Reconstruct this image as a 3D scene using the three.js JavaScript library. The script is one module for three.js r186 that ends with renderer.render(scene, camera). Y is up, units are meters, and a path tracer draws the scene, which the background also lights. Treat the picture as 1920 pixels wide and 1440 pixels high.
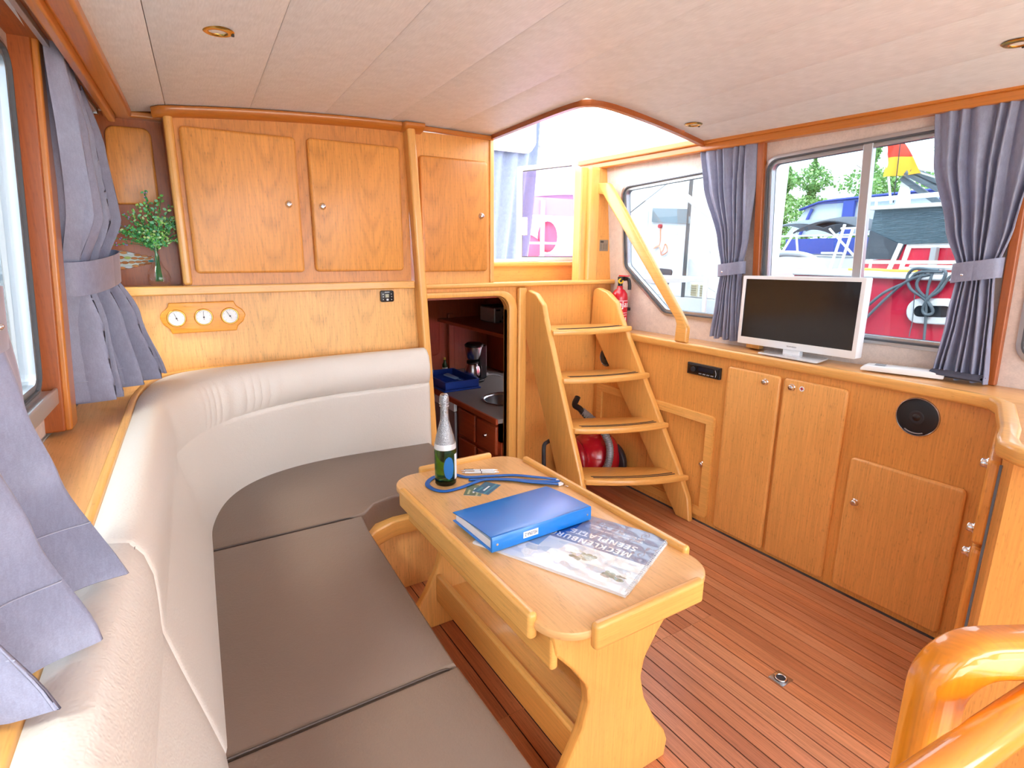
import * as THREE from 'three';
import { RoundedBoxGeometry } from 'three/addons/geometries/RoundedBoxGeometry.js';
import { mergeGeometries, mergeVertices, toCreasedNormals } from 'three/addons/utils/BufferGeometryUtils.js';

// ---------------------------------------------------------------- camera, sky, sun, exposure
const scene = new THREE.Scene();
const camera = new THREE.PerspectiveCamera(2 * Math.atan(720 / 1050) * 180 / Math.PI, 4 / 3, 0.05, 300);
{
  const yaw = 32 * Math.PI / 180, pitch = 13.3 * Math.PI / 180, roll = 0.4 * Math.PI / 180;
  camera.position.set(0, 1.55, 0);
  camera.rotation.order = 'YXZ';
  camera.rotation.set(-pitch, -yaw, roll);
}
const renderer = new THREE.WebGLRenderer();
renderer.toneMapping = THREE.LinearToneMapping;
renderer.toneMappingExposure = 2.95;
renderer.shadowMap.enabled = true;

function mulberry(a) { return () => { a |= 0; a = a + 0x6D2B79F5 | 0; let t = Math.imul(a ^ a >>> 15, 1 | a); t = t + Math.imul(t ^ t >>> 7, 61 | t) ^ t; return ((t ^ t >>> 14) >>> 0) / 4294967296; }; }
const rnd = mulberry(7);
const hash2 = (x, y, s) => { let h = Math.imul(x, 374761393) ^ Math.imul(y, 668265263) ^ Math.imul(s, 1274126177); h = Math.imul(h ^ h >>> 13, 1274126177); return ((h ^ h >>> 16) >>> 0) / 4294967296; };
function noise(x, y, px, py, s) {          // value noise, periodic in px, py
  const xi = Math.floor(x), yi = Math.floor(y); let fx = x - xi, fy = y - yi; fx = fx * fx * (3 - 2 * fx); fy = fy * fy * (3 - 2 * fy);
  const m = (a, n) => ((a % n) + n) % n, a = m(xi, px), b = m(xi + 1, px), c = m(yi, py), d = m(yi + 1, py);
  return (hash2(a, c, s) * (1 - fx) + hash2(b, c, s) * fx) * (1 - fy) + (hash2(a, d, s) * (1 - fx) + hash2(b, d, s) * fx) * fy;
}
{ // an even, bright, slightly broken overcast sky
  const w = 256, h = 128, d = new Float32Array(w * h * 4), L = 3.6;
  for (let y = 0; y < h; y++) for (let x = 0; x < w; x++) {
    const e = (y + 0.5) / h * Math.PI - Math.PI / 2, up = Math.max(0, Math.sin(e));
    const c = 0.5 * noise(x / 16, y / 8, 16, 16, 3) + 0.5 * noise(x / 6, y / 4, Math.round(w / 6), 32, 5);
    const b = L * (0.72 + 0.42 * up) * (0.92 + 0.16 * c), i = (y * w + x) * 4;
    d[i] = b * 0.93; d[i + 1] = b * 0.995; d[i + 2] = b * 1.1; d[i + 3] = 1;
  }
  const t = new THREE.DataTexture(d, w, h, THREE.RGBAFormat, THREE.FloatType);
  t.mapping = THREE.EquirectangularReflectionMapping; t.magFilter = THREE.LinearFilter; t.needsUpdate = true;
  scene.background = t;
}
{ // the sun behind thin cloud, from port and astern: very soft
  const sun = new THREE.DirectionalLight(0xfff1de, 3.0);
  sun.position.set(-9, 16, 7); sun.target.position.set(2, 0, -2); sun.castShadow = true; sun.shadow.radius = 22;
  sun.shadow.mapSize.set(2048, 2048); Object.assign(sun.shadow.camera, { left: -14, right: 14, top: 14, bottom: -14, near: 1, far: 60 });
  scene.add(sun, sun.target);
}

// ---------------------------------------------------------------- helpers: geometry
const P2 = Math.PI * 2;
const v3 = (x, y, z) => new THREE.Vector3(x, y, z);
function plain(g) { g = g.index ? g.toNonIndexed() : g; for (const k of Object.keys(g.attributes)) if (!['position', 'normal', 'uv'].includes(k)) g.deleteAttribute(k); if (!g.attributes.normal) g.computeVertexNormals(); if (!g.attributes.uv) g.setAttribute('uv', new THREE.Float32BufferAttribute(new Float32Array(g.attributes.position.count * 2), 2)); return g; }
const merge = (...l) => mergeGeometries(l.flat().map(plain));
function bx(x0, x1, y0, y1, z0, z1, r = 0, seg = 2) {
  const a = Math.abs(x1 - x0), b = Math.abs(y1 - y0), c = Math.abs(z1 - z0), q = Math.min(r, a / 2.02, b / 2.02, c / 2.02);
  const g = q > 0 ? new RoundedBoxGeometry(a, b, c, seg, q) : new THREE.BoxGeometry(a, b, c);
  return g.translate((x0 + x1) / 2, (y0 + y1) / 2, (z0 + z1) / 2);
}
function shapeOf(pts, r = 0) {            // polygon with rounded corners; r a number or one per corner
  if (pts instanceof THREE.Shape) return pts;
  const s = new THREE.Shape(), n = pts.length;
  for (let i = 0; i < n; i++) {
    const p = pts[i], a = pts[(i + n - 1) % n], b = pts[(i + 1) % n], rr = Array.isArray(r) ? r[i] : r;
    const la = Math.hypot(a[0] - p[0], a[1] - p[1]), lb = Math.hypot(b[0] - p[0], b[1] - p[1]);
    if (!rr) { i ? s.lineTo(p[0], p[1]) : s.moveTo(p[0], p[1]); continue; }
    const ca = ((a[0] - p[0]) * (b[0] - p[0]) + (a[1] - p[1]) * (b[1] - p[1])) / la / lb, th = Math.acos(Math.max(-1, Math.min(1, ca)));
    const k = Math.min(rr / Math.max(0.05, Math.tan(th / 2)), la * 0.49, lb * 0.49);
    const q0 = [p[0] + (a[0] - p[0]) / la * k, p[1] + (a[1] - p[1]) / la * k], q1 = [p[0] + (b[0] - p[0]) / lb * k, p[1] + (b[1] - p[1]) / lb * k];
    i ? s.lineTo(q0[0], q0[1]) : s.moveTo(q0[0], q0[1]);
    const w = 0.55, c0 = [q0[0] + (p[0] - q0[0]) * w, q0[1] + (p[1] - q0[1]) * w], c1 = [q1[0] + (p[0] - q1[0]) * w, q1[1] + (p[1] - q1[1]) * w];
    s.bezierCurveTo(c0[0], c0[1], c1[0], c1[1], q1[0], q1[1]);
  }
  s.closePath(); return s;
}
function ex(pts, depth, { r = 0, b = 0, bs = 2, holes = [], hr = 0, cs = 6 } = {}) {
  const s = shapeOf(pts, r);
  holes.forEach((h, i) => s.holes.push(shapeOf(h, Array.isArray(hr) ? hr[i] : hr)));
  const g = new THREE.ExtrudeGeometry(s, b ? { depth: depth - 2 * b, bevelEnabled: true, bevelThickness: b, bevelSize: b, bevelOffset: -b, bevelSegments: bs, curveSegments: cs } : { depth, bevelEnabled: false, curveSegments: cs });
  if (b) g.translate(0, 0, b);
  return b ? toCreasedNormals(g, 0.7) : g;
}
const exZ = (pts, z0, z1, o) => ex(pts, z1 - z0, o).translate(0, 0, z0);                                   // outline in (x, y)
const flipZ = (l) => l.map(([z, y]) => [-z, y]);
const exX = (pts, x0, x1, o = {}) => ex(pts instanceof THREE.Shape ? pts : flipZ(pts), x1 - x0, { ...o, holes: (o.holes || []).map(flipZ) }).rotateY(Math.PI / 2).translate(x0, 0, 0);  // outline in (z, y)
const flipY = (l) => l.map(([x, z]) => [x, -z]);
const exY = (pts, y0, y1, o = {}) => ex(pts instanceof THREE.Shape ? pts : flipY(pts), y1 - y0, { ...o, holes: (o.holes || []).map(flipY) }).rotateX(-Math.PI / 2).translate(0, y0, 0);  // outline in (x, z)
const curve = (pts, closed = false, t = 0.5) => new THREE.CatmullRomCurve3(pts.map((p) => v3(...p)), closed, 'catmullrom', t);
const tube = (pts, r, seg = 24, rad = 8, closed = false, t = 0.5) => new THREE.TubeGeometry(curve(pts, closed, t), seg, r, rad, closed);
function rod(a, b, r, rad = 10, r2 = r) {
  const A = v3(...a), B = v3(...b), l = A.distanceTo(B), g = new THREE.CylinderGeometry(r2, r, l, rad);
  return g.applyQuaternion(new THREE.Quaternion().setFromUnitVectors(v3(0, 1, 0), B.clone().sub(A).normalize())).translate((a[0] + b[0]) / 2, (a[1] + b[1]) / 2, (a[2] + b[2]) / 2);
}
const lathe = (pts, seg = 32) => new THREE.LatheGeometry(pts.map((p) => new THREE.Vector2(p[0], p[1])), seg);
const ball = (x, y, z, r, sx = 1, sy = 1, sz = 1, w = 14, h = 10) => new THREE.SphereGeometry(r, w, h).scale(sx, sy, sz).translate(x, y, z);
function grid(f, nu, nv) {                 // surface f(u, v) -> [x, y, z]
  const p = [], uv = [], ix = [];
  for (let j = 0; j <= nv; j++) for (let i = 0; i <= nu; i++) { p.push(...f(i / nu, j / nv)); uv.push(i / nu, j / nv); }
  for (let j = 0; j < nv; j++) for (let i = 0; i < nu; i++) { const a = j * (nu + 1) + i, b = a + 1, c = a + nu + 1, d = c + 1; ix.push(a, b, d, a, d, c); }
  const g = new THREE.BufferGeometry(); g.setAttribute('position', new THREE.Float32BufferAttribute(p, 3)); g.setAttribute('uv', new THREE.Float32BufferAttribute(uv, 2)); g.setIndex(ix); g.computeVertexNormals(); return g;
}
function sheet(f, nu, nv, th) {            // a surface with real thickness and closed rims
  const g = grid(f, nu, nv), P = g.attributes.position, N = g.attributes.normal, n = P.count, p = [], ix = [], uv = [];
  for (const s of [0, -th]) for (let i = 0; i < n; i++) { p.push(P.getX(i) + N.getX(i) * s, P.getY(i) + N.getY(i) * s, P.getZ(i) + N.getZ(i) * s); uv.push(g.attributes.uv.getX(i), g.attributes.uv.getY(i)); }
  const I = g.index.array; for (let i = 0; i < I.length; i += 3) { ix.push(I[i], I[i + 1], I[i + 2], I[i] + n, I[i + 2] + n, I[i + 1] + n); }
  const rim = (a, b) => ix.push(a, a + n, b, b, a + n, b + n), W = nu + 1;
  for (let i = 0; i < nu; i++) { rim(i, i + 1); rim(nv * W + i + 1, nv * W + i); }
  for (let j = 0; j < nv; j++) { rim((j + 1) * W, j * W); rim(j * W + nu, (j + 1) * W + nu); }
  const o = new THREE.BufferGeometry(); o.setAttribute('position', new THREE.Float32BufferAttribute(p, 3)); o.setAttribute('uv', new THREE.Float32BufferAttribute(uv, 2)); o.setIndex(ix); o.computeVertexNormals(); return o;
}
function warp(g, f) { const p = g.attributes.position, q = [0, 0, 0]; for (let i = 0; i < p.count; i++) { q[0] = p.getX(i); q[1] = p.getY(i); q[2] = p.getZ(i); f(q); p.setXYZ(i, q[0], q[1], q[2]); } return g; }
// the two cabin sides lean inward and run slightly askew: things on them are built against x = 0 and sheared into place
const rightX = (y, z) => 2.82 + (z + 0.8) * 0.0513 - 0.1 * (y - 1.045);
const leftX = (y, z) => -0.345 - 0.058 * (z + 2.1) + 0.07 * (y - 1);
const onRight = (g) => warp(g, (q) => { q[0] += rightX(q[1], q[2]); });
const onLeft = (g) => warp(g, (q) => { q[0] += leftX(q[1], q[2]); });
const ceilY = (x) => 2.2 - 0.075 * ((x - 1.3) / 1.35) ** 2;

// ---------------------------------------------------------------- helpers: objects
const taken = {};
const numbered = (n) => { const k = taken[n] = (taken[n] ?? -1) + 1; return k ? `${n}_${String(k).padStart(3, '0')}` : n; };
function muv(g, grain, su, sv, ou, ov) {   // uv in metres, v along the grain
  g = plain(g); const p = g.attributes.position, uv = g.attributes.uv, ax = { x: 0, y: 1, z: 2 }[grain], e1 = v3(), e2 = v3(), c = [v3(), v3(), v3()];
  for (let i = 0; i < p.count; i += 3) {
    for (let k = 0; k < 3; k++) c[k].fromBufferAttribute(p, i + k);
    e1.subVectors(c[1], c[0]); e2.subVectors(c[2], c[0]); e1.cross(e2); const n = [Math.abs(e1.x), Math.abs(e1.y), Math.abs(e1.z)];
    let d = n[0] >= n[1] && n[0] >= n[2] ? 0 : n[1] >= n[2] ? 1 : 2, va = ax;
    if (d === ax) va = (ax + 1) % 3;
    const ua = 3 - d - va;
    for (let k = 0; k < 3; k++) { const q = [c[k].x, c[k].y, c[k].z]; uv.setXY(i + k, q[ua] / su + ou, q[va] / sv + ov); }
  }
  return g;
}
function part(parent, name, g, m, grain = 'y', label) {
  if (Array.isArray(g)) g = merge(g);
  const b = parent.base; if (b) g.translate(-b[0], -b[1], -b[2]);
  const t = m.userData.tile; if (t) g = muv(g, grain, t[0], t[1], rnd(), rnd());
  const o = new THREE.Mesh(g, m); o.name = name; o.base = b; o.castShadow = o.receiveShadow = true; if (label) o.userData.label = label;
  parent.add(o); return o;
}
function thing(name, label, category, base = [0, 0, 0], group) {      // parts are given in world coordinates
  const o = new THREE.Group(); o.name = numbered(name); o.position.set(...base); o.base = base;
  o.userData = { label, category }; if (group) o.userData.group = group; scene.add(o); return o;
}
function local(name, label, category, pos, rot = [0, 0, 0], group) {  // parts are given in the thing's own axes
  const o = thing(name, label, category, pos, group); o.base = null; o.rotation.set(...rot, 'YXZ'); return o;
}
function structure(name, label, category) { const o = thing(name, label, category); o.userData.kind = 'structure'; return o; }

// ---------------------------------------------------------------- materials
const lin = (r, g, b) => new THREE.Color().setRGB(r, g, b);
function tex(w, h, f, srgb = true) {
  const d = new Uint8Array(w * h * 4);
  for (let y = 0; y < h; y++) for (let x = 0; x < w; x++) { const c = f((x + 0.5) / w, (y + 0.5) / h), i = (y * w + x) * 4; d[i] = c[0]; d[i + 1] = c[1]; d[i + 2] = c[2]; d[i + 3] = 255; }
  const t = new THREE.DataTexture(d, w, h); t.wrapS = t.wrapT = THREE.RepeatWrapping; t.magFilter = THREE.LinearFilter; t.minFilter = THREE.LinearMipmapLinearFilter; if (srgb) t.colorSpace = THREE.SRGBColorSpace; t.needsUpdate = true; return t;
}
const cl = (v) => Math.max(0, Math.min(255, v));
function woodTex(seed, c, amp, figure, pores = 1) {
  return tex(512, 1024, (u, v) => {
    const wob = noise(u * 4, v * 3, 4, 3, seed) - 0.5, wob2 = noise(u * 12, v * 8, 12, 8, seed + 1) - 0.5;
    let du = ((u * 2) % 1) - 0.5; const flat = Math.max(0, 1 - Math.abs(du) * 2.6);                      // cathedral figure in the middle of each flitch
    const arch = (0.5 + 0.5 * Math.cos((7 * v - 13 * du * du + 0.7 * wob + 0.3 * wob2) * P2)) ** 2.5 * (0.2 + 0.8 * flat);
    const fine = noise(u * 190, v * 9, 190, 9, seed + 2) - 0.5, mid = noise(u * 60, v * 4, 60, 4, seed + 3) - 0.5, broad = noise(u * 3, v * 2, 3, 2, seed + 4) - 0.5;
    const pore = Math.max(0, noise(u * 256, v * 60, 256, 60, seed + 5) - 0.70) * 2.6 * pores * (0.6 + 0.6 * arch);
    const t = 1 + amp * (0.26 * figure * (0.3 - arch) + 0.34 * fine + 0.16 * mid + 0.22 * broad) - amp * pore * 0.75;
    return [cl(c[0] * t), cl(c[1] * (t * 1.12 - 0.12)), cl(c[2] * (t * 1.3 - 0.3))];
  });
}
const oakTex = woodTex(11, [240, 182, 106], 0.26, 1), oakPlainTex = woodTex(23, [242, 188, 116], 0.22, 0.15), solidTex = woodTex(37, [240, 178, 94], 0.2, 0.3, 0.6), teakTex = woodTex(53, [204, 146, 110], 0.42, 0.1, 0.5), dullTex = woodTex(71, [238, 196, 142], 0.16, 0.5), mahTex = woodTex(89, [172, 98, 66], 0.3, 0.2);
const grainBump = tex(256, 256, (u, v) => { const a = 128 + 90 * (noise(u * 96, v * 12, 96, 12, 8) - 0.5); return [a, a, a]; }, false);
const leatherBump = tex(512, 512, (u, v) => { const a = 128 + 70 * (noise(u * 120, v * 120, 120, 120, 4) - 0.5) + 60 * (noise(u * 40, v * 40, 40, 40, 6) - 0.5) + 60 * (noise(u * 7, v * 7, 7, 7, 9) - 0.5); return [a, a, a]; }, false);
const clothTex = tex(512, 512, (u, v) => { const a = 1 + 0.07 * (noise(u * 256, v * 256, 256, 256, 4) - 0.5) + 0.05 * (noise(u * 120, v * 30, 120, 30, 14) - 0.5) + 0.05 * (noise(u * 14, v * 14, 14, 14, 24) - 0.5); return [cl(225 * a), cl(225 * a), cl(225 * a)]; });
const fineTex = tex(256, 256, (u, v) => { const a = 1 + 0.05 * (noise(u * 128, v * 16, 128, 16, 4) - 0.5) + 0.03 * (noise(u * 9, v * 9, 9, 9, 2) - 0.5); return [cl(240 * a), cl(240 * a), cl(240 * a)]; });
const suedeTex = tex(256, 256, (u, v) => { const a = 1 + 0.05 * (noise(u * 14, v * 14, 14, 14, 41) - 0.5) + 0.05 * (noise(u * 60, v * 60, 60, 60, 42) - 0.5); return [cl(225 * a), cl(225 * a), cl(225 * a)]; });
function M(o, tile) { const m = new THREE.MeshPhysicalMaterial(o); if (tile) m.userData.tile = tile; return m; }
const wood = (map, tint, o = {}) => M({ map, color: tint, roughness: 0.45, clearcoat: 0.35, clearcoatRoughness: 0.22, bumpMap: grainBump, bumpScale: 0.0002, ...o }, [0.5, 1.0]);
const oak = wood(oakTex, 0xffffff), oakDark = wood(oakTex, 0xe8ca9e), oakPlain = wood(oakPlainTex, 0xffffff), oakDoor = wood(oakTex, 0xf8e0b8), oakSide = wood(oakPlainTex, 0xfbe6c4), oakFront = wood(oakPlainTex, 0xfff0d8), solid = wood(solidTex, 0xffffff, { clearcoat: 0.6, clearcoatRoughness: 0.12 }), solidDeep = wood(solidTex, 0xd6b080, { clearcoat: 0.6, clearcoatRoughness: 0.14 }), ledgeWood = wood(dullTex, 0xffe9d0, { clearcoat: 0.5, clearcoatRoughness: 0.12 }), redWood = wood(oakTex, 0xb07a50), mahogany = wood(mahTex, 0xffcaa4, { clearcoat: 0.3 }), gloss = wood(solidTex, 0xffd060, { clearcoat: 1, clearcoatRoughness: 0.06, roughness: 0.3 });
const tableTop = wood(dullTex, 0xffefd8, { clearcoat: 0.55, clearcoatRoughness: 0.16 });
const teaks = [0xfff2e6, 0xf0d8c4, 0xffe4cc, 0xe2c4ae, 0xf6e2d6].map((c) => wood(teakTex, c, { roughness: 0.4, clearcoat: 0.4, clearcoatRoughness: 0.25 }));
const caulk = M({ color: 0x16161c, roughness: 0.7 });
const cream = M({ color: 0xe2dad0, roughness: 0.42, bumpMap: leatherBump, bumpScale: 0.0012, clearcoat: 0.12, clearcoatRoughness: 0.4 }, [0.4, 0.4]);
const creamSeam = M({ color: 0x82776c, roughness: 0.6 });
const brown = M({ color: 0x7d6a5e, roughness: 0.45, bumpMap: leatherBump, bumpScale: 0.001, clearcoat: 0.12, clearcoatRoughness: 0.4 }, [0.4, 0.4]);
const brownSeam = M({ color: 0x4d4039, roughness: 0.6 });
const curtainM = M({ map: clothTex, color: 0xb8bdda, roughness: 0.5, transmission: 0.26, thickness: 0, sheen: 0.4, sheenColor: new THREE.Color(0xc8ccec), sheenRoughness: 0.4 }, [0.25, 0.25]);
const ceilM = M({ map: fineTex, color: 0xf4f5f8, roughness: 0.5 }, [0.3, 0.3]);
const wallM = M({ map: suedeTex, color: 0xffeee2, roughness: 0.75 }, [0.3, 0.3]);
const fibre = M({ color: 0xf1efeb, roughness: 0.35, clearcoat: 0.3 });
const alu = M({ color: 0xc9ccd0, metalness: 0.85, roughness: 0.38 });
const rubber = M({ color: 0x565a60, roughness: 0.6 });
const chrome = M({ color: 0xe6e6ea, metalness: 1, roughness: 0.12 });
const steel = M({ color: 0xb9b9bd, metalness: 1, roughness: 0.26 });
const brass = M({ color: 0xd9b05c, metalness: 1, roughness: 0.22 });
const paneM = M({ color: lin(0.52, 0.56, 0.58), roughness: 0, transmission: 1, thickness: 0, ior: 1.45 });
const clearPane = M({ color: 0xf6f8f8, roughness: 0, transmission: 1, thickness: 0, ior: 1.45 });
const blackP = M({ color: 0x17171b, roughness: 0.35 });
const darkP = M({ color: 0x2b2b31, roughness: 0.5 });
const whiteP = M({ color: 0xeef0f2, roughness: 0.35 });
const redP = M({ color: 0xc9142a, roughness: 0.25, clearcoat: 0.6, clearcoatRoughness: 0.1 });
const greyP = M({ color: 0x9a9ca2, roughness: 0.45 });
function canvasTex(w, h, draw) { const c = document.createElement('canvas'); c.width = w; c.height = h; const x = c.getContext('2d'); draw(x, w, h); const t = new THREE.CanvasTexture(c); t.colorSpace = THREE.SRGBColorSpace; t.magFilter = THREE.LinearFilter; return t; }

// ---------------------------------------------------------------- the cabin shell
{ // floor: narrow teak planks with black caulking, laid in lift-out panels
  const f = structure('floor', 'reddish teak plank floor with black caulked joints', 'floor');
  part(f, 'underlay', bx(-0.55, 2.62, -0.06, -0.003, -3.04, 1.7), caulk);
  const pitch = 0.0613, x0 = 1.893, long = [-3.0, 0.2, 1.7], short = [-3.0, -2.13, -1.367, -0.584, 0.2, 1.7];
  const lip = M({ color: 0xb07a50, roughness: 0.5 });
  for (let k = -22; k <= 10; k++) {
    const a = x0 + k * pitch + 0.0024, b = Math.min(x0 + (k + 1) * pitch - 0.0024, 2.56); if (b - a < 0.01 || a < 0.5) continue;
    const cuts = k < 0 ? short : long;
    for (let i = 0; i + 1 < cuts.length; i++) part(f, 'plank', bx(a, b, -0.003, 0, cuts[i] + 0.0012, cuts[i + 1] - 0.0012), teaks[Math.floor(rnd() * teaks.length)], 'z');
  }
  for (const z of [-2.13, -1.367, -0.584]) part(f, 'joint_strip', bx(0.55, x0, -0.003, -0.0006, z - 0.0016, z + 0.0016), lip);
  part(f, 'joint_strip', bx(x0 - 0.0022, x0 + 0.0022, -0.003, -0.0005, -1.367, 0.2), lip);
  part(f, 'joint_strip', bx(2.548, 2.562, -0.003, 0.004, -3.0, -0.7), M({ color: 0x4a4d55, roughness: 0.5 }));
}
{ // ceiling: cambered, clad in wide pale panels, open above the companionway
  const c = structure('ceiling', 'pale cambered ceiling of wide panels with fine seams', 'ceiling');
  const ax = (z) => -0.058 * (z + 3);                             // the panels run slightly askew, like the cabin sides
  const edges = [-0.16, 0.115, 0.445, 0.775, 1.105, 1.435, 1.765, 2.095, 2.42, 2.80];
  const strip = (a, b, z0, z1, zb0 = z0, zb1 = z1) => sheet((u, v) => { const z = (u < 0.5 ? z0 : zb0) * (1 - v) + (u < 0.5 ? z1 : zb1) * v, zz = z0 * (1 - v) + z1 * v, x = a + (b - a) * u + 0 * z - 0.058 * (zz + 3); return [x, ceilY(x), zz]; }, 3, 1, -0.012);
  for (let i = 0; i + 1 < edges.length; i++) {
    const a = edges[i] + 0.0009, b = edges[i + 1] - 0.0009;
    if (edges[i] < 1.6) {
      if (edges[i + 1] < 1.6) part(c, 'panel', strip(a, b, 1.7, -3.1), ceilM, 'z');
      else { part(c, 'panel', strip(a, b, 1.7, -2.06), ceilM, 'z'); part(c, 'panel', sheet((u, v) => { const z = -2.06 - 1.0 * v, x0 = edges[i] - 0.058 * (z + 3), x1 = 1.655 - 0.06 * (z + 2.06), x = x0 + (x1 - x0) * u; return [x, ceilY(x), z]; }, 3, 2, -0.012), ceilM, 'z'); }
    } else part(c, 'panel', strip(a, b, 1.7, -2.06 - 0.14 * Math.max(0, (edges[i] + edges[i + 1]) / 2 - 1.7)), ceilM, 'z');
  }
  // roof deck above, with the companionway cut out
  const roofW = M({ color: 0xf3f1ec, roughness: 0.4 });
  const deck = (x0, x1, z0, z1) => sheet((u, v) => { const x = x0 + (x1 - x0) * u, z = z0 + (z1 - z0) * v; return [x, ceilY(x) + 0.07, z]; }, 10, 1, 0.05);
  part(c, 'roof_deck', merge(deck(-0.45, 3.0, 1.75, -2.0), deck(-0.45, 1.64, -1.99, -3.35), deck(2.66, 3.0, -1.99, -3.35)), roofW);
}
{ // wooden trim round the companionway opening, and its pale inner fascia
  const t = structure('trim_1', 'wooden edging of the companionway opening in the ceiling', 'trim');
  const path = [[1.72, -3.02], [1.665, -2.16], [1.70, -2.075], [1.79, -2.06], [2.72, -2.235]];
  const P = (x, z, dy) => [x, ceilY(x) + dy, z];
  const cv = new THREE.CatmullRomCurve3([[1.72, -3.02], [1.69, -2.6], [1.668, -2.22], [1.69, -2.10], [1.79, -2.066], [2.1, -2.115], [2.4, -2.17], [2.74, -2.235]].map(([x, z]) => v3(...P(x, z, 0))), false, 'catmullrom', 0.5);
  const fl = (off0, off1, y0, y1) => {    // ribbon of rectangular section along the path
    const N = 70, secs = []; for (let i = 0; i <= N; i++) { const p = cv.getPoint(i / N), d = cv.getTangent(i / N), n = v3(d.z, 0, -d.x).normalize(); secs.push([p, n]); }
    return grid((u, v) => { const [p, n] = secs[Math.round(v * N)], k = Math.round(u * 4) % 4, o = k === 0 || k === 3 ? off0 : off1, y = k < 2 ? y0 : y1; return [p.x - n.x * o, p.y + y, p.z - n.z * o]; }, 4, N);
  };
  part(t, 'edging', toCreasedNormals(fl(-0.012, 0.014, -0.022, 0.004).toNonIndexed(), 0.6), redWood, 'z');
  part(t, 'fascia', toCreasedNormals(fl(-0.004, 0.006, 0.004, 0.085).toNonIndexed(), 0.6), M({ color: 0xe9d5c6, roughness: 0.5 }));
}
const glassIn = (t, pts, xo, shear, r) => part(t, 'pane', shear(exX(pts, xo - 0.0015, xo + 0.0015, { r })), paneM);
function ringX(pts, w, x0, x1, r, shear, b = 0) {   // frame following an outline (z, y), w wide, inset
  const cz = pts.reduce((s, p) => s + p[0], 0) / pts.length, cy = pts.reduce((s, p) => s + p[1], 0) / pts.length;
  return shear(exX(pts, x0, x1, { r, holes: [inset(pts, w)], hr: Math.max(0.004, r - w), b }));
}
function inset(pts, w) {                    // polygon moved inward by w (counter-clockwise or clockwise)
  const n = pts.length; let area = 0; for (let i = 0; i < n; i++) { const a = pts[i], b = pts[(i + 1) % n]; area += a[0] * b[1] - b[0] * a[1]; }
  const s = Math.sign(area), ln = pts.map((a, i) => { const b = pts[(i + 1) % n], l = Math.hypot(b[0] - a[0], b[1] - a[1]), nx = -(b[1] - a[1]) / l * s, ny = (b[0] - a[0]) / l * s; return [a[0] + nx * w, a[1] + ny * w, b[0] - a[0], b[1] - a[1]]; });
  return pts.map((_, i) => { const A = ln[(i + n - 1) % n], B = ln[i], den = A[2] * B[3] - A[3] * B[2], t = ((B[0] - A[0]) * B[3] - (B[1] - A[1]) * B[2]) / den; return [A[0] + A[2] * t, A[1] + A[3] * t]; });
}
const rectP = (z0, z1, y0, y1) => [[z0, y0], [z1, y0], [z1, y1], [z0, y1]];
const W1 = [[-2.52, 1.16], [-2.0, 1.16], [-2.0, 2.015], [-2.868, 1.975], [-2.868, 1.45]], W2 = [[-1.876, 1.145], [-0.9, 1.145], [-0.9, 2.06], [-1.876, 2.02]], W3 = rectP(-0.79, 0.9, 1.14, 2.03), W3b = rectP(1.0, 1.6, 1.14, 2.03);
{ // starboard side above the counter
  const w = structure('wall_right', 'pinkish beige lined cabin side with three windows', 'wall');
  part(w, 'lining', onRight(exX([[1.75, 1.0], [1.75, 2.2], [-3.35, 2.2], [-3.35, 1.0]], 0, 0.05, { holes: [inset(W1, 0.012), inset(W2, 0.012), inset(W3, 0.012)], hr: 0.07 })), wallM);
  part(w, 'hull_side', onRight(exX(rectP(-5, 1.75, -0.5, 1.0), 0, 0.06, { holes: [rectP(-4.27, -3.23, 0.5, 0.88)], hr: 0.06 })), fibre);
  const p = structure('trim_2', 'wooden window posts and the ceiling beam above them', 'trim');
  part(p, 'post', onRight(bx(-0.03, 0, 1.04, 2.11, -1.905, -1.868, 0.006)), redWood);
  part(p, 'post', onRight(bx(-0.03, 0, 1.04, 2.11, -0.858, -0.826, 0.006)), redWood);
  part(p, 'beam', onRight(merge(bx(-0.075, 0.0, 2.118, 2.15, -3.2, 1.7, 0.008), bx(-0.06, 0, 2.085, 2.122, -3.2, 1.7, 0.008))), solidDeep, 'z');
  part(p, 'coaming', onRight(bx(-0.02, 0.05, 2.14, 2.27, -3.3, -2.2, 0.01)), M({ color: 0xf6e3d2, roughness: 0.5 }));
}
function sideWindow(n, pts, label, shear, sgn, mull) {
  const t = structure(`window_${n}`, label, 'window'), r = 0.075;
  part(t, 'frame', ringX(pts, 0.02, sgn > 0 ? -0.012 : -0.02, sgn > 0 ? 0.02 : 0.012, r, shear, 0.004), alu);
  part(t, 'seal', ringX(inset(pts, 0.017), 0.007, sgn > 0 ? -0.016 : -0.004, sgn > 0 ? 0.004 : 0.016, r - 0.015, shear), rubber);
  part(t, 'inner_frame', ringX(inset(pts, 0.021), 0.017, sgn > 0 ? -0.006 : -0.03, sgn > 0 ? 0.03 : 0.006, r - 0.025, shear, 0.003), alu);
  for (const z of mull || []) part(t, 'mullion', shear(bx(-0.012, 0.02, pts[0][1] + 0.02, pts[2][1] - 0.04, z - 0.02, z + 0.02, 0.004)), alu);
  const cut = [-99, ...(mull || []), 99], q = inset(pts, 0.03), zs = q.map((p) => p[0]);
  if (!mull) glassIn(t, q, 0.012 * sgn, shear, 0.03);
  else for (let i = 0; i + 1 < cut.length; i++) { const a = Math.max(cut[i], Math.min(...zs)), b = Math.min(cut[i + 1], Math.max(...zs)); glassIn(t, rectP(a, b, pts[0][1] + 0.03, pts[2][1] - 0.05), (0.010 + 0.006 * i) * sgn, shear, 0.01); }
  return t;
}
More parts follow.
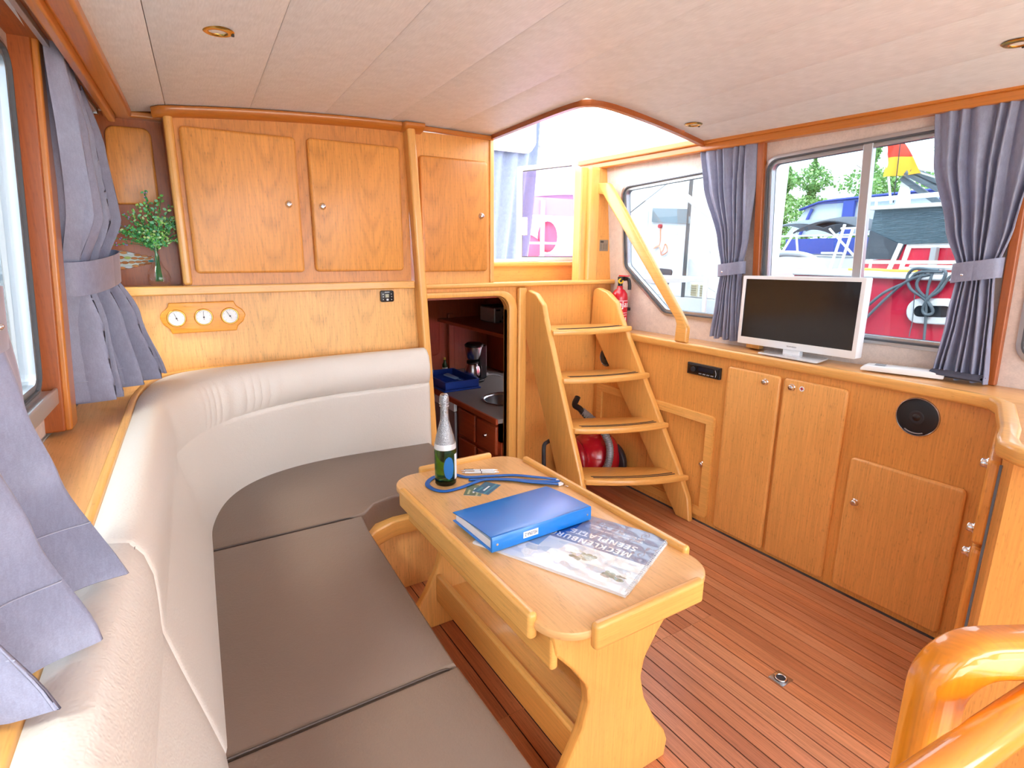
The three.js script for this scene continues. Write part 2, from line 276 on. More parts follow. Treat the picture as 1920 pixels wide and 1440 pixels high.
sideWindow(1, W1, 'angled aluminium window beside the companionway stairs', onRight, 1);
sideWindow(2, W2, 'aluminium sliding window behind the television', onRight, 1, [-1.393]);
sideWindow(3, W3, 'aluminium window above the helm console', onRight, 1);
const L1 = rectP(-2.095, 0.5, 1.13, 2.07), L2 = rectP(-2.92, -2.24, 1.13, 2.05), L3 = rectP(0.65, 1.6, 1.13, 2.07);
{ // port side
  const w = structure('wall_left', 'port cabin side lined in pinkish beige and brown wood', 'wall');
  part(w, 'lining', onLeft(exX([[1.75, 0.99], [1.75, 2.14], [-3.35, 2.14], [-3.35, 0.99]], -0.05, 0, { holes: [inset(L1, 0.012), inset(L2, 0.012), inset(L3, 0.012)], hr: 0.07 })), wallM);
  part(w, 'hull_side', onLeft(bx(-0.08, 0, -0.5, 1.0, -5, 1.75)), fibre);
  const p = structure('trim_3', 'reddish wooden window post and ceiling beams on the port side', 'trim');
  part(p, 'post', onLeft(bx(-0.01, 0.05, 1.0, 2.14, -2.21, -2.125, 0.006)), redWood);
  part(p, 'post_moulding', onLeft(bx(0.045, 0.066, 1.0, 2.14, -2.215, -2.13, 0.008)), solidDeep);
  part(p, 'post', onLeft(bx(-0.01, 0.05, 1.0, 2.14, 0.54, 0.62, 0.006)), redWood);
  const dz = (a, b, y0, y1, r) => warp(bx(a, b, y0, y1, -3.0, 1.7, r), (q) => { q[0] -= 0.058 * (q[2] + 3); });
  part(p, 'beam', dz(-0.075, -0.012, 2.085, 2.125, 0.012), solidDeep, 'z');
  part(p, 'beam_lip', dz(-0.098, -0.07, 2.06, 2.11, 0.008), solidDeep, 'z');
  part(p, 'soffit', dz(-0.24, -0.09, 2.105, 2.12, 0), redWood, 'z');
}
sideWindow(4, L1, 'large aluminium window behind the near port curtain', onLeft, -1);
sideWindow(5, L2, 'aluminium window hidden behind the tied port curtain', onLeft, -1);
sideWindow(6, L3, 'aluminium window at the aft end of the port side', onLeft, -1);
{ const s = thing('window_sill', 'projecting aluminium sill below the large port window', 'sill', [-0.4, 1.1, -1]);
  part(s, 'ledge', onLeft(bx(-0.002, 0.035, 1.105, 1.135, -2.12, 0.5, 0.006)), alu);
  part(s, 'lip', onLeft(bx(0.028, 0.04, 1.09, 1.14, -2.125, 0.5, 0.005)), alu); }
{ // aft end behind the photographer: wide open folding doors on to the aft deck
  const w = structure('wall_aft', 'aft cabin end with wide open folding doorway', 'wall');
  const q = (x0, x1, y0, y1) => [[x0, y0], [x1, y0], [x1, y1], [x0, y1]];
  part(w, 'panel', exZ(q(-0.6, 3.0, -0.05, 2.24), 1.70, 1.74, { holes: [q(-0.22, 2.72, 0.02, 2.08)], hr: 0.03 }), oakPlain);
  const d = structure('deck_aft', 'cream aft deck outside the folding doorway', 'deck');
  part(d, 'planking', bx(-0.7, 3.1, -0.12, 0.0, 1.745, 6.0), M({ color: 0xeadfc8, roughness: 0.7 }));
  part(d, 'bulwark', merge(bx(-0.75, -0.65, -0.9, 0.55, 1.75, 6.0), bx(3.05, 3.15, -0.9, 0.55, 1.75, 6.0), bx(-0.7, 3.1, -0.9, 0.55, 5.95, 6.05)), fibre);
}
{ // forward bulkhead with the galley doorway
  const w = structure('wall_forward', 'honey oak bulkhead with the galley doorway', 'wall');
  part(w, 'panel', exZ([[-0.5, -0.5], [1.24, -0.5], [1.24, 1.366], [-0.5, 1.366]], -3.04, -3.0), oak);
  part(w, 'panel', exZ([[1.24, -0.5], [1.28, -0.5], [1.28, 1.285], [1.835, 1.285], [1.835, -0.5], [2.9, -0.5], [2.9, 1.345], [1.24, 1.345]], -3.04, -3.0, { r: [0, 0, 0, 0.09, 0, 0, 0, 0] }), oakSide);
  part(w, 'doorway_frame', exZ([[1.262, -0.1], [1.282, -0.1], [1.282, 1.285], [1.835, 1.285], [1.835, -0.1], [1.895, -0.1], [1.895, 1.318], [1.262, 1.318]], -3.045, -2.972, { r: [0, 0, 0.01, 0.085, 0, 0, 0.12, 0], b: 0.008 }), solid);
  part(w, 'corner_post', bx(1.9, 1.965, -0.05, 1.335, -3.0, -2.965, 0.014), solid);
  part(w, 'niche_back', bx(-0.5, 0.12, 1.33, 2.2, -3.2, -3.17), redWood);
  part(w, 'niche_side', bx(0.098, 0.112, 1.36, 2.15, -3.2, -3.0), redWood);
  part(w, 'niche_head', bx(-0.12, 0.12, 2.108, 2.135, -3.19, -3.11, 0.008), solidDeep, 'x');
  part(w, 'jamb', bx(2.455, 2.552, 1.345, 2.09, -3.05, -2.99, 0.02), solid);
  part(w, 'jamb', bx(2.41, 2.47, 1.345, 2.09, -3.10, -3.02, 0.01), solid);
  part(w, 'side_panel', bx(2.545, 2.80, 1.34, 2.14, -3.04, -3.0), oakSide);
  const s = thing('bulkhead_shelf', 'long honey wooden shelf ledge under the wall cabinets', 'shelf', [0.5, 1.36, -3]);
  part(s, 'board', bx(-0.42, 1.21, 1.365, 1.385, -3.17, -2.965, 0.004), solid, 'x');
  part(s, 'front_edge', bx(-0.42, 1.21, 1.348, 1.389, -2.975, -2.957, 0.007), solid, 'x');
  const m = thing('mullion_post', 'slender honey wooden post dividing sofa bulkhead from galley doorway', 'post', [1.23, 0, -2.97]);
  part(m, 'shaft', warp(bx(-0.024, 0.024, 0.0, 2.185, -3.0, -2.925, 0.014), (q) => { q[0] += 1.262 - (q[1] - 0.98) * 0.048; }), solid);
}
{ // threshold, forward deck and door beyond the stairs
  const t = thing('threshold_rail', 'rounded wooden nosing along the companionway threshold', 'rail', [2, 1.35, -2.98]);
  part(t, 'nosing', exY([[1.265, -3.02], [2.9, -3.02], [2.9, -2.955], [1.95, -2.955], [1.86, -2.965], [1.265, -2.965]], 1.338, 1.368, { b: 0.012, bs: 3 }), solid, 'x');
  const d = structure('floor_forward', 'threshold platform above the galley', 'floor');
  part(d, 'platform', bx(1.2, 2.95, 1.302, 1.344, -3.4, -3.03), oakPlain, 'x');
  part(d, 'deck', bx(1.2, 4.2, 1.30, 1.338, -6.0, -3.405), fibre);
  const r = structure('trim_4', 'wooden sill board under the forward door', 'trim');
  part(r, 'board', bx(1.72, 2.95, 1.34, 1.455, -3.4, -3.36), oakSide, 'x');
  part(r, 'sill', bx(1.72, 2.66, 1.45, 1.482, -3.41, -3.33, 0.012), solid, 'x');
  const door = structure('door_1', 'white framed glazed forward door', 'door');
  const q = [[2.145, 1.483], [2.745, 1.483], [2.745, 2.205], [2.145, 2.105]];
  part(door, 'frame', exZ(q, -3.39, -3.36, { holes: [inset(q, 0.03)], b: 0.004 }), fibre);
  part(door, 'seal', exZ(inset(q, 0.028), -3.384, -3.366, { holes: [inset(q, 0.036)] }), rubber);
  part(door, 'pane', exZ(inset(q, 0.03), -3.377, -3.373), M({ color: 0xece2f2, roughness: 0, transmission: 1, thickness: 0, ior: 1.45 }));
  part(door, 'latch', bx(2.17, 2.2, 1.66, 1.78, -3.36, -3.33, 0.006), whiteP);
  part(door, 'side_frame', exZ([[1.5, 1.483], [2.15, 1.483], [2.15, 1.5], [1.5, 1.5]], -3.39, -3.36), fibre);
}
{ // galley well forward, one level down
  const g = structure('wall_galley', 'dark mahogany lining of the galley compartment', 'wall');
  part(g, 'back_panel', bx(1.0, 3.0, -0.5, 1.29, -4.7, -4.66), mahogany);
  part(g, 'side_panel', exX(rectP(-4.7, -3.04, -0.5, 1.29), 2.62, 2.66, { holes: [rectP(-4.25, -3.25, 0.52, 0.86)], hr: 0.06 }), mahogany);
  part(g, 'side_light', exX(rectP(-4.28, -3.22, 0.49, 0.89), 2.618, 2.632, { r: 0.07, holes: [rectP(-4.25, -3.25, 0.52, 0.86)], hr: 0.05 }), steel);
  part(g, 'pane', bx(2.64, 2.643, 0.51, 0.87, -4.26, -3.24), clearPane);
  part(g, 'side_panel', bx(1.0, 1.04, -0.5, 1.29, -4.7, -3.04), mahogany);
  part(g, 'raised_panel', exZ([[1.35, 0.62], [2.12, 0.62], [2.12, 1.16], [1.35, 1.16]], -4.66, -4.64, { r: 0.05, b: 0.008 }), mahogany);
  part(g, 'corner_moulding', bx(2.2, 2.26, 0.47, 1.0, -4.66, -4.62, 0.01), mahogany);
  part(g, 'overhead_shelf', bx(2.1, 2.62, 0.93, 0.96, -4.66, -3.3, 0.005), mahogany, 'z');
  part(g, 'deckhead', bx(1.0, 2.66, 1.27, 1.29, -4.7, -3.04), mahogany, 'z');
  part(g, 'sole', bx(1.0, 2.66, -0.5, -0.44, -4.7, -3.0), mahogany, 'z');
}

// ---------------------------------------------------------------- fitted furniture
function knob(parent, p, n, r = 0.0135) {   // chrome push knob with its collar, axis n
  const q = new THREE.Quaternion().setFromUnitVectors(v3(0, 1, 0), v3(...n));
  const body = lathe([[0, 0.02], [r * 0.7, 0.0195], [r * 0.95, 0.016], [r, 0.011], [r * 0.9, 0.006], [r * 1.25, 0.003], [r * 1.3, 0]], 20).applyQuaternion(q).translate(...p);
  return part(parent, 'knob', body, chrome, 'y', 'round chrome push knob');
}
function panelDoor(parent, name, pts, a, b, axis, m, r = 0.02) {   // raised slab door with softened edges
  const g = axis === 'z' ? exZ(pts, a, b, { r, b: 0.011, bs: 3 }) : exX(pts, a, b, { r, b: 0.011, bs: 3 });
  return part(parent, name, g, m);
}
const rectZ = (x0, x1, y0, y1) => [[x0, y0], [x1, y0], [x1, y1], [x0, y1]];
{ // wall cabinets on the forward bulkhead
  const c = thing('wall_cabinet', 'wide honey oak wall cabinet with two doors above the sofa', 'cabinet', [0.65, 1.39, -3]);
  part(c, 'body', merge(bx(0.112, 1.2, 1.389, 2.17, -3.3, -2.985), ), oakDark);
  part(c, 'side_post', bx(0.098, 0.135, 1.389, 2.125, -3.0, -2.968, 0.015), solid);
  const d1 = panelDoor(c, 'door', rectZ(0.152, 0.631, 1.443, 2.07), -2.987, -2.96, 'z', oakDoor); knob(d1, [0.577, 1.764, -2.961], [0, 0, 1]);
  const d2 = panelDoor(c, 'door', rectZ(0.684, 1.151, 1.445, 2.075), -2.987, -2.96, 'z', oakDoor); knob(d2, [0.736, 1.762, -2.961], [0, 0, 1]);
  const crown = (x0, x1, z1, dy) => sheet((u, v) => { const x = x0 + (x1 - x0) * u, e = Math.min(1, Math.sqrt(Math.max(0, u < 0.06 ? 1 - (1 - u / 0.06) ** 2 : 1))); const prof = [[0, -0.034], [0.35, -0.034], [0.8, -0.026], [1, -0.012], [0.97, 0]]; const k = v * 4, i = Math.min(3, Math.floor(k)), f = k - i, a = prof[i][0] * (1 - f) + prof[i + 1][0] * f, b = prof[i][1] * (1 - f) + prof[i + 1][1] * f; return [x, ceilY(x) - dy + b, -3.0 + (z1 + 3.0) * a * (0.35 + 0.65 * e)]; }, 40, 8, -0.006);
  part(c, 'crown_moulding', crown(0.062, 1.21, -2.945, 0.004), solidDeep, 'x');
  part(c, 'crown_moulding', crown(1.165, 1.275, -2.915, 0.006), solidDeep, 'x');
  const n = thing('wall_cabinet', 'narrow oak wall cabinet with one door over the galley doorway', 'cabinet', [1.48, 1.37, -3]);
  part(n, 'body', bx(1.25, 1.715, 1.368, 2.17, -3.3, -2.987), oakSide);
  part(n, 'edge_post', bx(1.7, 1.728, 1.368, 2.175, -3.3, -2.975, 0.006), solid);
  const d3 = panelDoor(n, 'door', rectZ(1.262, 1.679, 1.436, 2.05), -2.99, -2.966, 'z', oakDark); knob(d3, [1.636, 1.75, -2.967], [0, 0, 1]);
  part(n, 'crown_moulding', warp(bx(1.262, 1.725, -0.026, -0.003, -3.0, -2.962, 0.008), (q) => { q[1] += ceilY(q[0]); }), solidDeep, 'x');
  const h = thing('niche_panel', 'rounded oak access panel in the corner niche above the vase', 'panel', [-0.04, 1.74, -3.17]);
  part(h, 'panel', exZ([[-0.142, 1.742], [0.05, 1.75], [0.05, 2.075], [-0.118, 2.072]], -3.172, -3.148, { r: 0.035, b: 0.009, bs: 3 }), oakDark);
}
// rails of the wrap-round backrest, all given at the same stations from astern round to the galley post
const stations = {
  ledge: [[-0.245, 0.9], [-0.222, 0.1], [-0.196, -0.7], [-0.172, -1.2], [-0.13, -2.1], [-0.105, -2.55], [-0.03, -2.84], [0.17, -2.935], [0.7, -2.962], [1.235, -2.952]],
  seamTop: [[-0.185, 0.9], [-0.162, 0.1], [-0.134, -0.7], [-0.106, -1.2], [-0.062, -2.1], [-0.02, -2.40], [0.12, -2.66], [0.35, -2.80], [0.74, -2.885], [1.235, -2.89]],
  bulge: [[-0.16, 0.9], [-0.137, 0.1], [-0.108, -0.7], [-0.08, -1.2], [-0.034, -2.1], [0.0, -2.34], [0.135, -2.60], [0.35, -2.75], [0.72, -2.855], [1.24, -2.865]],
  crease: [[-0.155, 0.9], [-0.13, 0.1], [-0.103, -0.7], [-0.081, -1.2], [-0.037, -2.1], [-0.008, -2.34], [0.128, -2.60], [0.33, -2.765], [0.66, -2.880], [1.245, -2.892]],
  seat: [[-0.06, 0.9], [-0.04, 0.1], [-0.02, -0.7], [-0.001, -1.2], [0.043, -2.1], [0.072, -2.43], [0.18, -2.70], [0.38, -2.865], [0.7, -2.93], [1.25, -2.895]],
};
const railC = Object.fromEntries(Object.entries(stations).map(([k, l]) => [k, new THREE.CatmullRomCurve3(l.map(([x, z]) => v3(x, 0, z)), false, 'catmullrom', 0.5)]));
const rail = (k, s) => { const p = railC[k].getPoint(Math.max(0, Math.min(1, s))); return [p.x, p.z]; };
const backProfile = (s) => {               // (x, y, z) rows from the ledge down to the seat
  const a = rail('ledge', s), b = rail('seamTop', s), c = rail('bulge', s), d = rail('crease', s), e = rail('seat', s), mix = (p, q, t) => [p[0] + (q[0] - p[0]) * t, p[1] + (q[1] - p[1]) * t];
  const m1 = mix(d, e, 0.3), m2 = mix(d, e, 0.65);
  const R = [[a, 0.93], [a, 0.985], [mix(a, b, 0.15), 1.0], [mix(a, b, 0.6), 1.008], [b, 1.0], [mix(b, c, 0.6), 0.975], [mix(b, c, 0.97), 0.93], [c, 0.885], [mix(c, d, 0.5), 0.845], [mix(d, c, -0.22), 0.824], [d, 0.812], [mix(d, c, 0.25), 0.80], [mix(m1, c, 0.06), 0.70], [m2, 0.58], [e, 0.46], [e, 0.40]];
  return R;
};
{ // L-shaped settee
  const s = thing('corner_sofa', 'L-shaped built-in sofa with cream backrest and brown leather seat', 'sofa', [0.3, 0, -2]);
  const rows = 15;
  const section = (s0, s1, n) => {
    const f = (u, v) => { const R = backProfile(s0 + (s1 - s0) * u), k = v * rows, i = Math.min(rows - 1, Math.floor(k)), t = k - i; const p = R[i], q = R[i + 1];
      let e = Math.min(u, 1 - u) * Math.abs(s1 - s0) * 5.2; const dip = e < 0.02 ? 0.004 * (1 - e / 0.02) ** 2 : 0;       // cushion ends roll into the seam
      const x = p[0][0] + (q[0][0] - p[0][0]) * t, z = p[0][1] + (q[0][1] - p[0][1]) * t, y = p[1] + (q[1] - p[1]) * t, a = rail('ledge', s0 + (s1 - s0) * u), dx = a[0] - x, dz = a[1] - z, l = Math.hypot(dx, dz) || 1;
      const sv = s0 + (s1 - s0) * u, wr = y > 0.8 && y < 1.0 && sv > 0.6 && sv < 0.9 ? 0.004 * Math.sin(sv * 300 + 3 * Math.sin(sv * 57)) * Math.max(0, Math.sin((y - 0.8) * 15.7)) * Math.sin((sv - 0.6) / 0.3 * Math.PI) : 0;   // gathers round the bend
      return [x + dx / l * (dip + wr), y - (y > 0.95 ? dip * 0.6 : 0), z + dz / l * (dip + wr)]; };
    return sheet(f, n, rows * 2, 0.012);
  };
  const cuts = [0.0, 0.333, 1.0];
  part(s, 'back_cushion', section(cuts[0], cuts[1], 40), cream);
  part(s, 'back_cushion', section(cuts[1], cuts[2], 240), cream);
  // stitched seams
  const seam = (k, y, s0, s1, r, off = 0) => { const p = []; for (let i = 0; i <= 80; i++) { const [x, z] = rail(k, s0 + (s1 - s0) * i / 80); p.push([x + off, y, z]); } return tube(p, r, 160, 5); };
  part(s, 'seam', merge(seam('seamTop', 1.001, 0, 0.62, 0.0035)), M({ color: 0xcfc5b8, roughness: 0.5 }));
  part(s, 'stitching', merge(seam('seamTop', 1.0045, 0, 0.62, 0.0011, -0.009), seam('seamTop', 0.9975, 0, 0.62, 0.0011, 0.010), seam('crease', 0.812, 0.36, 1, 0.0014)), creamSeam);
  const cross = (sv, i0, i1) => { const R = backProfile(sv), p = []; for (let i = i0; i <= i1; i++) p.push([R[i][0][0], R[i][1] + 0.0003, R[i][0][1]]); return tube(p, 0.0009, 50, 5); };
  part(s, 'seam', merge(...[0.70, 0.80].map((q) => cross(q, 10, 14)), cross(0.46, 1, 7), cross(0.3335, 1, 14), cross(0.62, 10, 14)), creamSeam);
  // seat cushions
  const bev = { b: 0.015, bs: 4, cs: 10 };
  const back = (s0, s1, n) => { const l = []; for (let i = 0; i <= n; i++) { const [x, z] = rail('seat', s0 + (s1 - s0) * i / n); l.push([x - 0.03, z]); } return l; };
  const rowsOf = (z) => { let lo = 0, hi = 0.6; for (let i = 0; i < 30; i++) { const m = (lo + hi) / 2; rail('seat', m)[1] > z ? lo = m : hi = m; } return lo; };
  const sA = rowsOf(-1.178), sB = rowsOf(-2.185), s0 = rowsOf(0.3);
  const puff = (g, cx, cz, rx, rz, h) => warp(g, (q) => { if (q[1] > 0.44) q[1] += h * Math.max(0, 1 - ((q[0] - cx) / rx) ** 2) * Math.max(0, 1 - ((q[2] - cz) / rz) ** 2); });
  part(s, 'seat_cushion', exY([...back(s0, sA, 6), [0.57, -1.178], [0.575, 0.3]], 0.345, 0.462, { r: 0, ...bev }), brown);
  part(s, 'seat_cushion', exY([...back(sA, sB, 6).map((p, i, l) => i === 0 ? [p[0], -1.184] : i === l.length - 1 ? [p[0], -2.18] : p), [0.62, -2.18], [0.605, -2.05], [0.568, -1.184]], 0.345, 0.462, bev), brown);
  part(s, 'seat_cushion', exY([...back(sB, 1, 30).map((p) => [p[0] + 0.02, Math.max(p[1], -2.955)]), [1.25, -2.27], [0.79, -2.29], [0.70, -2.265], [0.645, -2.2], [0.625, -2.186]].map((p, i) => i === 0 ? [p[0], -2.186] : p), 0.345, 0.462, bev), brown);
  part(s, 'seam', merge(tube([[0.06, 0.461, -2.183], [0.24, 0.461, -2.183], [0.44, 0.461, -2.183], [0.56, 0.460, -2.183], [0.605, 0.445, -2.183]], 0.0032, 40, 6), tube([[0.0, 0.461, -1.181], [0.2, 0.461, -1.181], [0.4, 0.461, -1.181], [0.53, 0.459, -1.181], [0.56, 0.44, -1.181]], 0.0032, 40, 6)), brownSeam);
  part(s, 'piping', tube([[0.552, 0.452, 0.3], [0.550, 0.452, -0.6], [0.548, 0.452, -1.17], [0.568, 0.452, -1.7], [0.585, 0.452, -2.05], [0.598, 0.452, -2.17]], 0.0022, 80, 6), M({ color: 0x8f7d70, roughness: 0.5 }));
  // plinth
  part(s, 'base_panel', exY([[-0.3, 0.3], [-0.3, -2.99], [1.24, -2.99], [1.24, -2.262], [0.72, -2.262], [0.55, -2.1], [0.53, 0.3]], 0.001, 0.29, { r: [0, 0, 0, 0, 0.06, 0.06, 0] }), oakPlain);
  part(s, 'front_rail', exY([[0.6, -2.33], [1.24, -2.33], [1.24, -2.24], [0.78, -2.24], [0.665, -2.185], [0.575, -2.05], [0.55, 0.3], [0.5, 0.3], [0.5, -2.2]], 0.285, 0.362, { r: [0, 0, 0, 0.1, 0.1, 0.1, 0, 0, 0], b: 0.01, bs: 3 }), solid, 'x');
  const l = thing('backrest_ledge', 'varnished wooden ledge curving behind the sofa backrest', 'ledge', [-0.2, 0.98, -2]);
  const inner = []; for (let i = 0; i <= 60; i++) { const [x, z] = rail('ledge', i / 60); inner.push([x - 0.018, z - 0.012]); }
  part(l, 'board', exY([...inner, [1.235, -2.999], [-0.27, -2.999], [-0.30, -2.6], [-0.345, -2.1], [-0.46, 0], [-0.5, 0.9]], 0.965, 0.985), ledgeWood, 'z');
  const fid = (o0, o1, y0, y1) => { const N = 120, S = []; for (let i = 0; i <= N; i++) { const t = i / N, p = railC.ledge.getPoint(t), d = railC.ledge.getTangent(t); S.push([p.x, p.z, d.z, -d.x]); }
    const prof = [[o0, y0], [o0, y1 - 0.006], [o0 + 0.006, y1], [o1 - 0.006, y1], [o1, y1 - 0.006], [o1, y0]];
    return grid((u, v) => { const [x, z, nx, nz] = S[Math.round(v * N)], q = prof[Math.min(5, Math.round(u * 5))]; return [x + nx * q[0], q[1], z + nz * q[0]]; }, 5, N); };
  part(l, 'fiddle', fid(0.0, 0.026, 0.93, 1.012), solid, 'z');
}
{ // starboard sideboard
  const c = thing('sideboard', 'long honey oak sideboard with five doors along the cabin side', 'cabinet', [2.6, 0, -1.8]);
  const X = 2.562;
  part(c, 'carcass', exX([[-0.64, 0.0], [-0.64, 1.0], [-2.995, 1.0], [-2.995, 0.0]], X, X + 0.02, { holes: [rectP(-2.90, -1.985, 0.085, 0.615)] }), oakSide);
  part(c, 'back_board', bx(2.70, 2.72, 0, 1.0, -2.99, -0.66), oakPlain);
  const fr = thing('locker_frame', 'pale wooden locker frame with recessed doors beside the stairs', 'locker', [2.56, 0.05, -2.4]);
  part(fr, 'frame', exX(rectP(-2.945, -1.942, 0.038, 0.657), X - 0.018, X + 0.004, { r: 0.025, holes: [rectP(-2.90, -1.987, 0.083, 0.612)], hr: 0.008, b: 0.006 }), solid, 'z');
  const ld = part(fr, 'door', bx(X + 0.004, X + 0.018, 0.084, 0.611, -2.45, -1.988), oakSide); knob(ld, [X + 0.004, 0.353, -2.012], [-1, 0, 0]);
  part(fr, 'door', bx(X + 0.004, X + 0.018, 0.084, 0.611, -2.899, -2.453), oakSide);
  const A = panelDoor(c, 'door', rectP(-1.885, -1.578, 0.022, 0.962), X - 0.022, X + 0.002, 'x', oakFront); knob(A, [X - 0.021, 0.919, -1.657], [-1, 0, 0]);
  const B = panelDoor(c, 'door', rectP(-1.561, -1.254, 0.025, 0.962), X - 0.022, X + 0.002, 'x', oakFront); knob(B, [X - 0.021, 0.921, -1.514], [-1, 0, 0]);
  const D = panelDoor(c, 'door', rectP(-1.203, -0.769, 0.034, 0.668), X - 0.024, X + 0.002, 'x', oakFront); knob(D, [X - 0.023, 0.466, -1.155], [-1, 0, 0]);
  const st = thing('first_aid_sticker', 'round white sticker with a red cross on sideboard door', 'sticker', [2.54, 0.924, -1.464]);
  part(st, 'disc', rod([2.5405, 0.924, -1.464], [2.5392, 0.924, -1.464], 0.0125, 28), whiteP);
  part(st, 'cross', merge(bx(2.5386, 2.5395, 0.9165, 0.9315, -1.4665, -1.4615), bx(2.5386, 2.5395, 0.9215, 0.9265, -1.4715, -1.4565)), redP);
  const top = thing('worktop', 'honey wooden counter top with rounded lip above the sideboard', 'counter', [2.65, 1, -1.8]);
  const inn = [[2.545, -2.99], [2.545, -0.84], [2.53, -0.755], [2.47, -0.70], [2.14, -0.585], [2.02, -0.555], [1.955, -0.53], [1.905, -0.47], [1.885, -0.38], [1.90, 0.8]];
  const out = [[rightX(1.04, 0.8) - 0.004, 0.8], [rightX(1.04, -2.99) - 0.004, -2.99]];
  part(top, 'board', exY([...inn, ...out], 1.0, 1.04, { b: 0.003 }), ledgeWood, 'z');
  part(top, 'lip', exY([...inn.map(([x, z], i) => [x - (i < 9 ? 0.012 : 0.012), z - (i > 2 && i < 8 ? 0.012 : 0)]), [1.93, 0.8], [1.915, -0.38], [1.93, -0.445], [1.97, -0.495], [2.03, -0.52], [2.15, -0.55], [2.49, -0.668], [2.56, -0.735], [2.573, -0.84], [2.573, -2.99]], 0.998, 1.047, { b: 0.012, bs: 3 }), solid, 'z');
}
{ // helm console returning inboard at the aft end
  const h = thing('helm_console', 'oak helm console with forward facing doors at sideboard end', 'console', [2.3, 0, -0.2]);
  part(h, 'body', exY([[2.575, -0.70], [1.985, -0.535], [1.95, -0.50], [1.935, 0.8], [2.8, 0.8], [2.75, -0.70]], 0.001, 0.999), oakSide);
  const a = Math.atan2(0.165, 0.59), face = (u0, u1, y0, y1, d0, d1, m, nm) => { const g = exZ(rectZ(u0, u1, y0, y1), d0, d1, { r: 0.018, b: 0.009, bs: 3 }); g.rotateY(Math.PI + a); g.translate(2.575, 0, -0.70); return part(h, nm, g, m); };
  const d1 = face(0.06, 0.60, 0.70, 0.97, 0.0, 0.03, oakDoor, 'door'), d2 = face(0.06, 0.585, 0.03, 0.685, 0.0, 0.026, oakDoor, 'door');
  const kn = [-Math.sin(a), 0, -Math.cos(a)], kp = (u, y) => [2.575 - u * Math.cos(a) + 0.029 * kn[0], y, -0.70 + u * Math.sin(a) + 0.029 * kn[2]];
  knob(d1, kp(0.55, 0.945), kn); knob(d1, kp(0.55, 0.735), kn); knob(d2, kp(0.55, 0.655), kn);
  part(h, 'gap_seal', bx(1.9665, 1.9715, 0.03, 0.97, -0.534, -0.528), rubber);
  const p = thing('console_plate', 'flat pale blue plate lying on the helm console top', 'plate', [2.1, 1.04, -0.4]);
  part(p, 'disc', lathe([[0, 0.006], [0.1, 0.006], [0.105, 0.003], [0.1, 0]], 40).translate(2.12, 1.04, -0.38), M({ color: 0xb9d4e6, roughness: 0.25 }));
}
{ // companionway stairs
  const s = thing('companionway_stairs', 'varnished oak ladder stairs with four treads and black grip strips', 'stairs', [2.25, 0, -2.5]);
  const zl = (y) => -2.739 + (1.112 - y) * 0.43, zr = (y) => -2.656 + (1.086 - y) * 0.655;
  const str = (f, wid) => [[f(0.12) , 0.001], [f(0.16) + 0.005, 0.13], [f(0.3) + 0.004, 0.3], [f(1.16), 1.16], [f(1.22) - 0.0, 1.24], [f(1.3) - 0.045, 1.30], [f(1.31) - 0.13, 1.32], [-2.97, 1.30], [-2.985, 1.06], [f(0.0) - wid, 0.001]];
  part(s, 'stringer', exX(str((y) => zl(y) + 0.002, 0.24), 1.952, 1.99, { r: [0, 0.05, 0.1, 0.1, 0.05, 0.05, 0.05, 0.02, 0.05, 0], b: 0.009, bs: 3 }), solid);
  part(s, 'stringer', exX(str((y) => zr(y) + 0.002, 0.18), 2.50, 2.54, { r: [0, 0.05, 0.1, 0.1, 0.05, 0.05, 0.05, 0.02, 0.05, 0], b: 0.009, bs: 3 }), solid);
  [1.092, 0.818, 0.54, 0.262].forEach((y) => {
    const a = zl(y), b = zr(y), n = 14, front = [], grip = [[], []];
    for (let i = 0; i <= n; i++) { const t = i / n, bow = 0.045 * Math.sin(Math.PI * t) ** 0.8; front.push([1.978 + (2.548 - 1.978) * t, a + (b - a) * t + 0.03 + bow]); }
    const tr = part(s, 'tread', exY([...front, [2.51, b - 0.15], [1.98, a - 0.21]], y - 0.034, y, { b: 0.009, bs: 3 }), solid, 'x');
    for (const o of [0.045, 0.066]) part(tr, 'grip_strip', sheet((u, v) => { const t = 0.1 + 0.8 * u, bow = 0.045 * Math.sin(Math.PI * t) ** 0.8; return [1.978 + 0.57 * t, y + 0.0022, a + (b - a) * t + 0.03 + bow - o - v * 0.008]; }, 16, 1, 0.002), darkP);
  });
  const h = thing('handrail', 'slanted wooden handrail from the door jamb down to the counter', 'handrail', [2.5, 1.05, -2.5]);
  const hr = [[-3.0, 1.925], [-2.945, 1.918], [-2.895, 1.86], [-2.262, 1.175], [-2.252, 1.146], [-2.258, 1.048], [-2.175, 1.048], [-2.172, 1.13], [-2.205, 1.185], [-2.83, 1.915], [-2.90, 1.985], [-3.0, 1.992]];
  part(h, 'rail', exX(hr, -0.018, 0.018, { r: [0, 0.03, 0.06, 0.06, 0.03, 0, 0, 0.03, 0.06, 0.05, 0.05, 0], b: 0.008, bs: 3 }).translate(2.545, 0, 0), solid, 'z');
}
